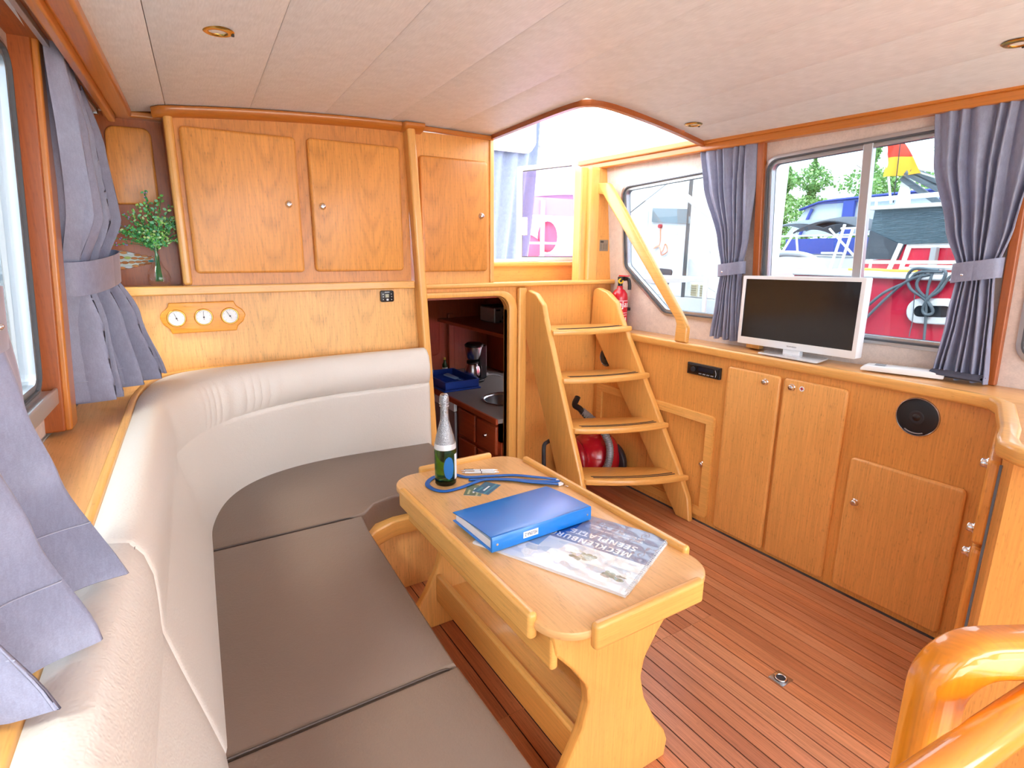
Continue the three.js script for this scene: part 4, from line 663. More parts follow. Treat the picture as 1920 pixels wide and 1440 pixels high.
{ const t = thing('ring_pull', 'square chrome ring pull let into the plank floor', 'ring pull', [1.808, 0, -0.98]), q = (g) => g.rotateY(0.0).translate(1.808, 0, -0.98);
  part(t, 'plate', q(exY([[-0.033, -0.03], [0.033, -0.03], [0.033, 0.03], [-0.033, 0.03]], 0.0, 0.0022, { b: 0.0006 })), steel); part(t, 'ring', q(new THREE.TorusGeometry(0.019, 0.0032, 8, 28).rotateX(Math.PI / 2).translate(0, 0.0042, 0)), chrome); part(t, 'recess', q(lathe([[0, 0.0026], [0.022, 0.0026], [0.024, 0.0022]], 24)), darkP); part(t, 'hinge', q(bx(-0.008, 0.008, 0.002, 0.007, -0.024, -0.016, 0.001)), chrome); }
{ // vacuum cleaner under the stairs
  const t = thing('vacuum_cleaner', 'red vacuum cleaner with grey hose stowed under the stairs', 'vacuum', [2.36, 0, -2.76]);
  part(t, 'body', ball(2.40, 0.19, -2.77, 0.19, 0.95, 0.98, 0.95, 28, 20), redP);
  part(t, 'side_cover', ball(2.215, 0.2, -2.77, 0.14, 0.45, 1.1, 1, 20, 14), M({ color: 0xb01426, roughness: 0.3, clearcoat: 0.5 }));
  part(t, 'wheel', lathe([[0, 0.035], [0.1, 0.035], [0.13, 0.025], [0.14, 0], [0.13, -0.02], [0, -0.02]], 32).rotateZ(-Math.PI / 2).translate(2.50, 0.16, -2.71), darkP);
  const hose = [[2.30, 0.52, -2.80], [2.34, 0.44, -2.66], [2.36, 0.33, -2.58], [2.33, 0.20, -2.56], [2.27, 0.10, -2.60]];
  const hg = tube(hose, 0.024, 160, 12); const hc = curve(hose); warp(hg, () => {}); const rings = []; for (let i = 0; i < 40; i++) { const p = hc.getPoint((i + 0.5) / 40), d = hc.getTangent((i + 0.5) / 40), g = new THREE.TorusGeometry(0.024, 0.0028, 5, 14); g.applyQuaternion(new THREE.Quaternion().setFromUnitVectors(v3(0, 0, 1), d)); g.translate(p.x, p.y, p.z); rings.push(g); }
  part(t, 'hose', merge(hg, ...rings), M({ color: 0x9ba0a6, roughness: 0.4, metalness: 0.3 }));
  part(t, 'handle', tube([[2.33, 0.44, -2.72], [2.29, 0.53, -2.80], [2.27, 0.555, -2.84], [2.31, 0.60, -2.86]], 0.02, 24, 10), blackP);
  part(t, 'wand', tube([[1.93, 0.03, -2.69], [1.925, 0.32, -2.70], [1.945, 0.375, -2.72], [2.06, 0.40, -2.74], [2.2, 0.39, -2.75]], 0.013, 50, 10, false, 0.2), darkP);
}
// ---------------------------------------------------------------- on the saloon table (top at 0.641)
const TT = 0.6415;
{ const p = [0.892, TT, -1.925], t = thing('champagne_bottle', 'green sparkling wine bottle with silver foil neck on table', 'bottle', p);
  const o = [[0.001, 0.008], [0.03, 0.001], [0.039, 0], [0.043, 0.006], [0.0435, 0.03], [0.0435, 0.135], [0.041, 0.165], [0.034, 0.2], [0.024, 0.235], [0.0165, 0.262], [0.0145, 0.29], [0.0138, 0.335], [0.0165, 0.34], [0.0165, 0.35], [0.014, 0.355]], q = [[0.0115, 0.352], [0.011, 0.29], [0.0135, 0.262], [0.021, 0.235], [0.031, 0.2], [0.038, 0.165], [0.0405, 0.135], [0.0405, 0.03], [0.039, 0.012], [0.001, 0.016]];
  part(t, 'glass', lathe([...o, ...q], 48).translate(...p), M({ color: 0xffffff, roughness: 0.02, transmission: 1, thickness: 0.05, ior: 1.5, attenuationColor: new THREE.Color(0x2f8a2c), attenuationDistance: 0.009 }));
  part(t, 'wine', lathe([[0.001, 0.0165], [0.038, 0.0125], [0.0402, 0.03], [0.0402, 0.135], [0.0377, 0.165], [0.0307, 0.2], [0.0225, 0.229], [0.001, 0.229]], 40).translate(...p), M({ color: 0xffffff, roughness: 0, transmission: 1, thickness: 0.05, ior: 1.34, attenuationColor: new THREE.Color(0xb9c46a), attenuationDistance: 0.09 }));
  const foil = M({ color: 0xb4b8bd, metalness: 1, roughness: 0.3, bumpMap: leatherBump, bumpScale: 0.004 }, [0.15, 0.15]);
  part(t, 'foil', lathe([[0.0425, 0.151], [0.0432, 0.157], [0.0352, 0.2], [0.025, 0.236], [0.0175, 0.262], [0.0155, 0.29], [0.0155, 0.325], [0.0185, 0.336], [0.019, 0.35], [0.0165, 0.364], [0.012, 0.37], [0, 0.371]], 48).translate(...p), foil);
  const ring = M({ color: 0xe6e8ea, roughness: 0.4, metalness: 0.3 });
  part(t, 'neck_band', lathe([[0.0432, 0.150], [0.0437, 0.152], [0.0419, 0.172], [0.0411, 0.172]], 48).translate(...p), ring);
  part(t, 'wire_cage', merge(new THREE.TorusGeometry(0.0188, 0.0009, 5, 24).rotateX(Math.PI / 2).translate(p[0], p[1] + 0.333, p[2]), new THREE.TorusGeometry(0.0175, 0.0012, 5, 24).rotateX(Math.PI / 2).translate(p[0], p[1] + 0.322, p[2])), chrome);
  const blue = M({ color: 0x1f6fb4, roughness: 0.35, side: THREE.DoubleSide }), wl = M({ color: 0xe8ecf2, roughness: 0.45, side: THREE.DoubleSide });
  part(t, 'label', new THREE.CylinderGeometry(0.044, 0.044, 0.105, 24, 1, true, 0.5, 1.5).translate(p[0], p[1] + 0.078, p[2]), wl, 'y', 'pale paper label');
  part(t, 'label', (() => { const g = grid((u, v) => { const a = -0.72 + (u - 0.5) * 0.95 * Math.sqrt(Math.max(0, 1 - (2 * v - 1) ** 2)) + 0.6, r = 0.0443; return [p[0] + r * Math.sin(a), p[1] + 0.03 + v * 0.095, p[2] + r * Math.cos(a)]; }, 16, 14); return g; })(), blue, 'y', 'oval blue label');
}
{ // ring binder: spine towards the camera
  const t = local('ring_binder', 'thick blue ring binder lying on the atlas', 'binder', [0.965, 0.6535, -1.475], [0, 0.035, 0]);
  const bl = M({ color: 0x1283e0, roughness: 0.28, clearcoat: 0.4, clearcoatRoughness: 0.2 }), w = 0.2, d = 0.125;
  const cover = (h0, h1) => sheet((u, v) => [-w + 2 * w * u, h0 + (h1 - h0) * v, d - 2 * d * v], 4, 4, 0.003);
  part(t, 'cover', bx(-w, w, 0, 0.003, -d, d, 0.001), bl);
  part(t, 'cover', sheet((u, v) => [-w + 2 * w * u, 0.05 - 0.014 * v * v - 0.004 * v, d - 2 * d * v], 6, 8, 0.003), bl);
  part(t, 'spine', exX([[d - 0.006, 0.0], [d + 0.001, 0.0], [d + 0.004, 0.004], [d + 0.004, 0.046], [d + 0.001, 0.0505], [d - 0.006, 0.0505]], -w, w, { b: 0.0012 }), bl);
  part(t, 'pages', bx(-w + 0.008, w - 0.012, 0.004, 0.03, -d + 0.01, d - 0.01), M({ color: 0xf2f2f2, roughness: 0.8 }));
  const lt = canvasTex(256, 64, (c, W, H) => { c.fillStyle = '#f4f6f8'; c.fillRect(0, 0, W, H); c.translate(W, H); c.rotate(Math.PI); c.fillStyle = '#40444c'; c.font = 'bold 46px sans-serif'; c.fillText('HELENA 2', 14, 48); });
  part(t, 'spine_label', new THREE.PlaneGeometry(0.058, 0.022).translate(-0.055, 0.026, d + 0.0046), M({ map: lt, roughness: 0.5 }));
  for (const x of [-w + 0.018, w - 0.018]) part(t, 'rivet', rod([x, 0.025, d + 0.003], [x, 0.025, d + 0.0058], 0.004, 16), chrome);
}
{ // waterways atlas in a clear sleeve, turned away from the camera
  const t = local('waterways_atlas', 'glossy waterways atlas in a clear plastic sleeve on table', 'atlas', [1.035, TT, -1.285], [0, 2.004, 0]);
  const w = 0.262, d = 0.192, R = mulberry(5), ph = [R() * 6, R() * 6, R() * 6];
  const cv = canvasTex(1024, 752, (c, W, H) => {
    c.fillStyle = '#eef2f6'; c.fillRect(0, 0, W, H); c.fillStyle = '#dfe6ee'; c.fillRect(0, 60, W, 260);
    const blob = (x, y, rx, ry, col) => { c.fillStyle = col; c.beginPath(); c.ellipse(x, y, rx, ry, 0, 0, P2); c.fill(); };
    for (let i = 0; i < 60; i++) blob(R() * W, 80 + R() * 240, 30 + R() * 90, 14 + R() * 30, ['#f6f8fa', '#e6ecf2', '#cdd8e4', '#fafbfc'][i % 4]);
    for (let i = 0; i < 26; i++) blob(300 + R() * 130, 190 + R() * 90, 10 + R() * 26, 6 + R() * 14, ['#8f9a86', '#a9ad98', '#c7c9b6'][i % 3]);
    for (let i = 0; i < 16; i++) blob(80 + R() * 100, 110 + R() * 50, 10 + R() * 24, 6 + R() * 12, ['#87907a', '#b5a99a', '#9aa28c'][i % 3]);
    c.fillStyle = '#8b90ae'; c.fillRect(0, 350, W, H - 350); c.fillStyle = '#1d58b4'; c.fillRect(560, 380, W - 560, 250); c.fillStyle = '#8fb6de'; c.fillRect(660, 200, W - 660, 180); c.fillStyle = '#5c8cc2'; c.fillRect(720, 250, W - 720, 16);
    for (let i = 0; i < 40; i++) blob(R() * 560, 360 + R() * 380, 20 + R() * 60, 8 + R() * 16, ['#9aa0bc', '#7f86a4', '#a5a9c2'][i % 3]);
    c.fillStyle = '#ffffff'; c.font = 'bold 78px sans-serif'; c.fillText('MECKLENBURGISCHE', 120, 430); c.fillText('SEENPLATTE', 120, 520);
    c.font = '28px sans-serif'; c.fillText('Wasserwandern und Reviere', 120, 600); c.fillText('von Berlin bis Schwerin, Waren', 120, 640);
  });
  part(t, 'page_block', bx(-w + 0.004, w - 0.004, 0, 0.007, -d + 0.004, d - 0.004), M({ color: 0xf4f5f7, roughness: 0.7 }));
  part(t, 'cover', new THREE.PlaneGeometry(2 * w - 0.01, 2 * d - 0.01).rotateX(-Math.PI / 2).translate(0, 0.0076, 0), M({ map: cv, roughness: 0.35 }));
  part(t, 'plastic_sleeve', grid((u, v) => { const x = -w - 0.004 + (2 * w + 0.012) * u, z = -d - 0.004 + (2 * d + 0.008) * v, e = Math.min(u, 1 - u, v, 1 - v); return [x, 0.0092 + (e > 0.01 ? 0.0008 * Math.sin(x * 70 + z * 40 + ph[0]) + 0.0006 * Math.sin(z * 110 - x * 35 + ph[1]) + 0.0004 * Math.sin(x * 190 + ph[2]) : -0.003), z]; }, 70, 50), M({ color: 0xffffff, roughness: 0.03, transmission: 1, thickness: 0, ior: 1.5 }));
  part(t, 'binding', Array.from({ length: 36 }, (_, i) => new THREE.TorusGeometry(0.006, 0.0011, 5, 10).translate(-w + 0.006, 0.006, -d + 0.02 + i * 0.0098)), whiteP);
}
{ const t = thing('lanyard', 'blue lanyard with white print looped around the bottle', 'lanyard', [1, TT, -1.85]);
  const tape = (pts, w) => { const c = curve(pts); return sheet((u, v) => { const p = c.getPoint(v), d = c.getTangent(v), s = v3(d.z, 0, -d.x).normalize(), o = (u - 0.5) * w; return [p.x + s.x * o, p.y + 0.0035 - 0.003 * Math.abs(u - 0.5), p.z + s.z * o]; }, 2, 90, 0.003); };
  const bl = M({ color: 0x1763b8, roughness: 0.55 }), y = TT + 0.001;
  const A = [[1.28, y + 0.006, -1.705], [1.22, y + 0.004, -1.775], [1.158, y, -1.845], [1.06, y, -1.89], [0.985, y, -1.925], [0.945, y, -1.985], [0.875, y, -1.995], [0.82, y, -1.945], [0.818, y, -1.885], [0.85, y, -1.842], [0.915, y, -1.842], [0.985, y + 0.002, -1.855], [1.04, y + 0.003, -1.855], [1.12, y + 0.004, -1.80], [1.18, y + 0.004, -1.735], [1.262, y + 0.004, -1.665]];
  const B = [[1.284, y + 0.004, -1.685], [1.2, y + 0.003, -1.74], [1.12, y + 0.002, -1.815], [1.04, y, -1.862], [0.98, y, -1.895]];
  part(t, 'ribbon', tape(A, 0.018), bl); part(t, 'ribbon', tape(B, 0.016), bl);
  const cA = curve(A), dash = []; for (const s of [0.05, 0.16, 0.26, 0.58, 0.66, 0.74, 0.82, 0.9]) { const q = (e) => cA.getPoint(s + e); dash.push(sheet((u, v) => { const p = q(v * 0.035), d = cA.getTangent(s + v * 0.035), n = v3(d.z, 0, -d.x).normalize(), o = (u - 0.5) * 0.008; return [p.x + n.x * o, p.y + 0.0046, p.z + n.z * o]; }, 1, 8, 0.0006)); }
  part(t, 'print', merge(dash), whiteP);
  for (const [x, z] of [[1.285, -1.70], [1.272, -1.668]]) { part(t, 'clasp', bx(x - 0.012, x + 0.012, y, y + 0.009, z - 0.009, z + 0.009, 0.002), whiteP); part(t, 'hook', new THREE.TorusGeometry(0.011, 0.0016, 6, 18).scale(1.5, 1, 1).rotateX(Math.PI / 2).rotateY(0.7).translate(x + 0.024, y + 0.004, z + 0.02), chrome); } }
for (const [x, z, a, l] of [[1.062, -1.935, 0.52, 'white ballpoint pen beside the lanyard on the table'], [1.068, -1.956, 0.5, 'white ballpoint pen lying outermost next to another pen']]) {
  const t = local('ballpoint_pen', l, 'pen', [x, TT + 0.0055, z], [0, -a, 0]);
  t.children.length = 0; part(t, 'barrel', rod([-0.07, 0, 0], [0.055, 0, 0], 0.0052, 14), whiteP, 'x'); part(t, 'tip', rod([0.055, 0, 0], [0.073, 0, 0], 0.005, 12, 0.0012), chrome, 'x'); part(t, 'push_button', rod([-0.082, 0, 0], [-0.07, 0, 0], 0.0028, 10), chrome, 'x'); part(t, 'clip', bx(-0.07, -0.03, 0.005, 0.007, -0.002, 0.002), chrome); part(t, 'band', rod([-0.002, 0, 0], [0.001, 0, 0], 0.0055, 14), darkP, 'x'); }
{ const ct = (a, b) => canvasTex(128, 80, (c, W, H) => { c.fillStyle = a; c.fillRect(0, 0, W, H); c.fillStyle = b; c.fillRect(0, 54, W, 10); c.fillRect(14, 14, 50, 10); c.fillStyle = '#e8eef0'; c.fillRect(30, 36, 60, 9); });
  for (const [x, y, z, r, c1, c2, l, s] of [[0.955, TT, -1.80, 0.9, '#5f7358', '#b7b98e', 'green patterned card lying under the lanyard', 0.05], [1.005, TT + 0.0013, -1.79, 0.55, '#1f5f7c', '#2d8aa0', 'dark teal card lying partly on the patterned card', 0.052]]) {
    const t = local('leaflet_card', l, 'card', [x, y, z], [0, r, 0]); part(t, 'card', bx(-s, s, 0, 0.001, -s * 0.68, s * 0.68), whiteP); part(t, 'print', new THREE.PlaneGeometry(2 * s, s * 1.36).rotateX(-Math.PI / 2).translate(0, 0.0012, 0), M({ map: ct(c1, c2), roughness: 0.4 })); } }
// ---------------------------------------------------------------- in the galley
{ const t = local('dish_rack', 'blue plastic dish rack on the galley worktop', 'dish rack', [1.965, 0.4705, -4.13], [0, 0.0, 0]);
  const bl = M({ color: 0x2148a8, roughness: 0.4 }), w = 0.15, d = 0.24, h = 0.075;
  part(t, 'tray', merge(bx(-w - 0.012, w + 0.012, 0, 0.012, -d - 0.012, d + 0.012, 0.004)), bl);
  part(t, 'basket', merge(bx(-w, w, 0.012, 0.02, -d, d), bx(-w, -w + 0.008, 0.012, h, -d, d, 0.003), bx(w - 0.008, w, 0.012, h, -d, d, 0.003), bx(-w, w, 0.012, h, -d, -d + 0.008, 0.003), bx(-w, w, 0.012, h, d - 0.008, d, 0.003)), bl);
  part(t, 'rim', exY([[-w - 0.008, -d - 0.008], [w + 0.008, -d - 0.008], [w + 0.008, d + 0.008], [-w - 0.008, d + 0.008]], h - 0.003, h + 0.004, { r: 0.02, holes: [[[-w + 0.008, -d + 0.008], [w - 0.008, -d + 0.008], [w - 0.008, d - 0.008], [-w + 0.008, d - 0.008]]], hr: 0.01 }), bl);
  for (let i = 0; i < 7; i++) part(t, 'tine', bx(-0.09, 0.09, 0.02, 0.055, -0.12 + i * 0.04, -0.116 + i * 0.04, 0.001), bl);
  const p = local('kitchen_utensil', 'pale blue plastic utensil lying in the dish rack', 'utensil', [1.96, 0.545, -4.1], [0.25, 0.6, 0]); part(p, 'blade', exY([[-0.04, -0.05], [0.04, -0.05], [0.03, 0.07], [-0.03, 0.07]], 0, 0.006, { r: 0.015, b: 0.002 }), M({ color: 0x8fb6e0, roughness: 0.4 })); part(p, 'handle', rod([0, 0.003, 0.06], [0, 0.003, 0.18], 0.006, 10), M({ color: 0x8fb6e0, roughness: 0.4 }));
  const gl = thing('drinking_glass', 'upturned clear glass at the back of the dish rack', 'glass', [1.885, 0.55, -4.34]); part(gl, 'tumbler', lathe([[0.034, 0], [0.028, 0.085], [0.001, 0.088], [0.001, 0.085], [0.026, 0.082], [0.032, 0]], 24).translate(1.885, 0.492, -4.33), M({ color: 0xffffff, roughness: 0, transmission: 1, thickness: 0, ior: 1.45 }));
}
{ const c = [2.205, 0.471, -4.14], t = thing('coffee_maker', 'black and steel coffee maker with thermos jug in galley', 'coffee maker', c), q = (g) => g.translate(...c);
  part(t, 'base', q(lathe([[0, 0], [0.085, 0], [0.088, 0.01], [0.085, 0.028], [0, 0.03]], 32)), blackP); part(t, 'column', q(bx(0.02, 0.1, 0.02, 0.31, -0.05, 0.05, 0.015)), blackP);
  part(t, 'jug', q(lathe([[0, 0.03], [0.062, 0.03], [0.072, 0.05], [0.07, 0.1], [0.055, 0.15], [0.05, 0.16], [0, 0.16]], 32).translate(-0.02, 0, 0.01)), steel); part(t, 'jug_lid', q(lathe([[0.052, 0.158], [0.05, 0.18], [0, 0.182]], 28).translate(-0.02, 0, 0.01)), blackP);
  part(t, 'filter_housing', q(lathe([[0.05, 0.195], [0.062, 0.23], [0.075, 0.295], [0.07, 0.3], [0, 0.3]], 32).translate(-0.01, 0, 0.01)), steel); part(t, 'top_cap', q(lathe([[0.078, 0.295], [0.08, 0.315], [0.06, 0.33], [0, 0.332]], 32)), blackP); part(t, 'jug_handle', q(tube([[0.0, 0.15, 0.075], [0.0, 0.14, 0.115], [0.0, 0.07, 0.115], [0, 0.05, 0.08]], 0.009, 20, 8)), blackP); }
{ const t = thing('small_bottle', 'small dark oil bottle with yellow cap behind the dish rack', 'bottle', [2.1, 0.471, -4.5]); part(t, 'body', lathe([[0, 0], [0.024, 0], [0.024, 0.09], [0.012, 0.115], [0.011, 0.135], [0, 0.135]], 20).translate(2.1, 0.471, -4.5), M({ color: 0x2a4a22, roughness: 0.15 })); part(t, 'cap', rod([2.1, 0.605, -4.5], [2.1, 0.625, -4.5], 0.012, 14), M({ color: 0xd0b040, roughness: 0.5 })); part(t, 'label', new THREE.CylinderGeometry(0.0244, 0.0244, 0.045, 20, 1, true).translate(2.1, 0.515, -4.5), whiteP); }
{ const t = thing('toaster', 'silver toaster standing on the overhead galley shelf', 'toaster', [2.44, 0.961, -4.15]); part(t, 'body', bx(2.35, 2.55, 0.962, 1.095, -4.3, -4.05, 0.015), M({ color: 0xa9a59f, metalness: 0.6, roughness: 0.35 })); part(t, 'top', bx(2.358, 2.542, 1.09, 1.102, -4.29, -4.06, 0.004), blackP); part(t, 'dial', rod([2.45, 1.01, -4.052], [2.45, 1.01, -4.038], 0.02, 20), blackP); for (let i = 0; i < 3; i++) part(t, 'button', rod([2.41 + i * 0.04, 0.978, -4.052], [2.41 + i * 0.04, 0.978, -4.045], 0.008, 12), blackP); part(t, 'badge', bx(2.37, 2.41, 1.065, 1.078, -4.052, -4.049), darkP); }
{ const t = thing('power_cable', 'white plug and cable trailing over the galley worktop', 'cable', [2.35, 0.475, -4]); part(t, 'cord', tube([[2.32, 0.52, -4.1], [2.38, 0.52, -4.05], [2.42, 0.49, -3.9], [2.40, 0.476, -3.72], [2.46, 0.476, -3.5]], 0.005, 50, 8), whiteP); part(t, 'plug', rod([2.27, 0.52, -4.13], [2.32, 0.52, -4.1], 0.017, 14), whiteP); }

// ---------------------------------------------------------------- outside: the marina
{ const w = thing('harbour_water', 'grey green harbour water around the moored boats', 'water', [0, -0.95, 0]); w.userData.kind = 'stuff';
  const wb = tex(256, 256, (u, v) => { const a = 128 + 90 * (noise(u * 24, v * 40, 24, 40, 3) - 0.5) + 60 * (noise(u * 60, v * 90, 60, 90, 5) - 0.5); return [a, a, a]; }, false);
  part(w, 'surface', bx(-120, 140, -1.2, -0.95, -140, 80), M({ color: 0x5c6f70, roughness: 0.12, bumpMap: wb, bumpScale: 0.05 }, [6, 6]), 'z'); }
{ const b = thing('shore_bank', 'green grassy bank below the trees', 'ground', [45, -0.9, -25]); part(b, 'bank', exZ([[36, -0.95], [80, -0.95], [80, 1.2], [44, 0.9], [39, 0.2]], -75, 20), M({ color: 0x7c9a58, roughness: 0.9 })); }
const bandM = (c, o = {}) => M({ color: c, roughness: 0.45, ...o });
const white = M({ color: 0xdfe1e3, roughness: 0.35, clearcoat: 0.3 }), railW = M({ color: 0xeeeeec, roughness: 0.3, metalness: 0.3 }), ropeM = M({ color: 0x59646c, roughness: 0.85 });
{ // red motor cruiser alongside
  const b = thing('red_cruiser', 'red hulled motor cruiser with white rails and oval porthole', 'boat', [7, -0.95, 0]);
  part(b, 'hull', exZ([[5.95, -1.1], [5.62, -0.2], [5.58, 1.36], [8.9, 1.36], [8.9, -1.1]], -3.45, 6, {}), bandM(0xc81f40, { clearcoat: 0.8, clearcoatRoughness: 0.08, roughness: 0.3 }));
  part(b, 'rubbing_strake', bx(5.53, 5.62, 1.335, 1.395, -3.45, 6, 0.02), white);
  part(b, 'deck', bx(5.6, 8.9, 1.36, 1.39, -3.45, 6), bandM(0xe8ddc8));
  part(b, 'porthole_ring', exX([[-2.36, 0.96], [-1.965, 0.98], [-1.965, 1.2], [-2.36, 1.18]], 5.55, 5.60, { r: 0.105, b: 0.012, bs: 3, holes: [[[-2.31, 1.01], [-2.015, 1.03], [-2.015, 1.15], [-2.31, 1.13]]], hr: 0.055 }), white);
  part(b, 'porthole_glass', exX([[-2.315, 1.005], [-2.01, 1.025], [-2.01, 1.155], [-2.315, 1.135]], 5.572, 5.585, { r: 0.06 }), bandM(0x2a3138, { roughness: 0.08 }));
  part(b, 'cabin_side', exX([[-3.14, 1.38], [5, 1.38], [5, 1.66], [-2.78, 1.66], [-3.0, 1.50], [-3.14, 1.48]], 6.3, 6.36), bandM(0xc2203c, { clearcoat: 0.8, roughness: 0.3 }));
  part(b, 'window_trim', exX([[-2.80, 1.40], [-1.2, 1.44], [-1.2, 1.67], [-2.76, 1.65]], 6.285, 6.305, { holes: [[[-2.755, 1.43], [-1.3, 1.46], [-1.3, 1.62], [-2.72, 1.61]]] }), white);
  part(b, 'bracket', bx(6.2, 6.28, 1.4, 1.62, -2.52, -2.47, 0.01), greyP);
  const gb = tex(256, 256, (u, v) => { const a = 0.45 * noise(u * 10, v * 50, 10, 50, 3) + 0.4 * noise(u * 24, v * 110, 24, 110, 5) + 0.15 * noise(u * 60, v * 200, 60, 200, 7); return [a * 255, a * 255, a * 255]; }, false);
  part(b, 'dark_window', exX([[-3.12, 1.50], [-2.82, 1.50], [-2.78, 1.645], [-2.25, 1.66], [-1.0, 1.66], [-1.0, 2.0], [-3.10, 1.985]], 6.27, 6.30), M({ color: 0x4a5c66, roughness: 0.14, metalness: 0.25, bumpMap: gb, bumpScale: 0.004 }, [0.6, 0.6]), 'x');
  part(b, 'canvas_panel', exX([[-3.12, 1.50], [-2.82, 1.50], [-2.80, 1.64], [-3.11, 1.79]], 6.255, 6.268), bandM(0x3b424c, { roughness: 0.8 }));
  part(b, 'roof', bx(6.2, 8.8, 1.985, 2.02, -3.14, 3, 0.01), white);
  part(b, 'hand_rail', merge(rod([6.28, 2.09, -3.18], [6.28, 2.115, -1.0], 0.022, 12), ...[-3.1, -2.8, -2.4, -2.0, -1.6].map((z) => rod([6.28, 2.0, z], [6.28, 2.1, z], 0.013, 8))), railW);
  part(b, 'guard_rail', merge(rod([6.1, 1.47, -3.1], [6.1, 1.50, -1.2], 0.016, 10), rod([6.12, 1.40, -2.81], [6.16, 1.65, -2.76], 0.022, 10), ...[-3.05, -2.98].map((z) => rod([6.1, 1.38, z], [6.1, 1.5, z], 0.014, 8))), railW);
  part(b, 'cleat_bar', merge(bx(5.55, 5.60, 1.43, 1.465, -2.40, -2.05, 0.015), rod([5.6, 1.39, -2.3], [5.6, 1.44, -2.3], 0.015, 8), rod([5.6, 1.39, -2.15], [5.6, 1.44, -2.15], 0.015, 8)), white);
  part(b, 'deck_line', tube([[5.7, 1.405, -2.98], [5.72, 1.41, -2.8], [5.7, 1.405, -2.55], [5.74, 1.41, -2.4]], 0.012, 30, 6), bandM(0xe8b84a));
  part(b, 'box', bx(6.1, 6.25, 1.55, 1.8, -2.28, -2.2, 0.01), greyP);
  const r = thing('mooring_rope', 'coiled grey mooring rope hanging on the red boat', 'rope', [5.55, 1.3, -2.2]), rp = (p, q = 0.013) => part(r, 'strand', tube(p.map(([y, z], i) => [5.535 - 0.012 * (i % 2), y, z]), q, 70, 7), ropeM);
  rp([[1.42, -2.16], [1.43, -2.33], [1.36, -2.385], [1.26, -2.34], [1.19, -2.24], [1.13, -2.17], [1.07, -2.15], [1.05, -2.19], [1.09, -2.225], [1.18, -2.2], [1.28, -2.14], [1.39, -2.10], [1.42, -2.12]]);
  rp([[1.41, -2.13], [1.40, -2.3], [1.32, -2.38], [1.21, -2.55], [1.04, -2.72], [0.95, -2.85]]); rp([[1.39, -2.2], [1.34, -2.35], [1.2, -2.5], [0.9, -2.72], [0.8, -2.8]]);
  rp([[1.41, -2.2], [1.25, -2.21], [1.0, -2.19], [0.8, -2.17]], 0.011); rp([[1.42, -2.25], [1.3, -2.3], [1.2, -2.22], [1.25, -2.13], [1.36, -2.08], [1.4, -2.02], [1.38, -1.98]]); rp([[1.4, -2.3], [1.2, -2.3], [1.0, -2.29], [0.85, -2.29]], 0.004);
  const f = thing('ensign', 'red and yellow flag flying above the red boat', 'flag', [6.35, 2.3, -3]);
  const fs = (v0, v1, m) => part(f, 'stripe', sheet((u, v) => { const t = v0 + (v1 - v0) * v, w = 0.16 + 0.12 * t; return [6.36 + 0.03 * Math.sin(u * 7 + t * 4), 2.60 - 0.29 * t + 0.03 * (1 - u) * (1 - t), -3.12 + 0.02 * t + w * u + 0.06 * t * u]; }, 10, 6, 0.003), m);
  fs(-0.3, 0.0, bandM(0x201e22)); fs(0.0, 0.42, bandM(0xd8402c, { roughness: 0.7 })); fs(0.42, 1.0, bandM(0xf2b22e, { roughness: 0.7 }));
  part(f, 'staff', rod([6.36, 2.05, -3.0], [6.36, 2.72, -3.16], 0.012, 8), white);
  const m = thing('folded_mast', 'lowered mast with dark rigging tubes on the red boat roof', 'mast', [6.5, 2.05, -2.7]);
  part(m, 'spar', merge(rod([6.4, 2.34, -2.93], [6.6, 2.03, -2.45], 0.03, 10), rod([6.4, 2.36, -2.88], [6.6, 2.06, -2.36], 0.028, 10), rod([6.45, 2.30, -2.98], [6.6, 2.0, -2.62], 0.03, 10)), bandM(0x5d6a72)); part(m, 'strut', exX([[-3.02, 2.02], [-2.88, 2.02], [-2.93, 2.34], [-2.98, 2.34]], 6.48, 6.5), white); part(m, 'antenna', merge(rod([6.3, 2.05, -2.95], [6.3, 2.6, -2.97], 0.005, 6), rod([6.5, 2.2, -2.68], [6.5, 3.1, -2.72], 0.010, 6)), bandM(0x30343a)); part(m, 'stay', merge(rod([6.4, 2.36, -2.9], [6.45, 2.12, -2.3], 0.008, 6), rod([6.42, 2.36, -2.86], [6.45, 2.2, -2.2], 0.006, 6)), bandM(0xc9d4cc)); }
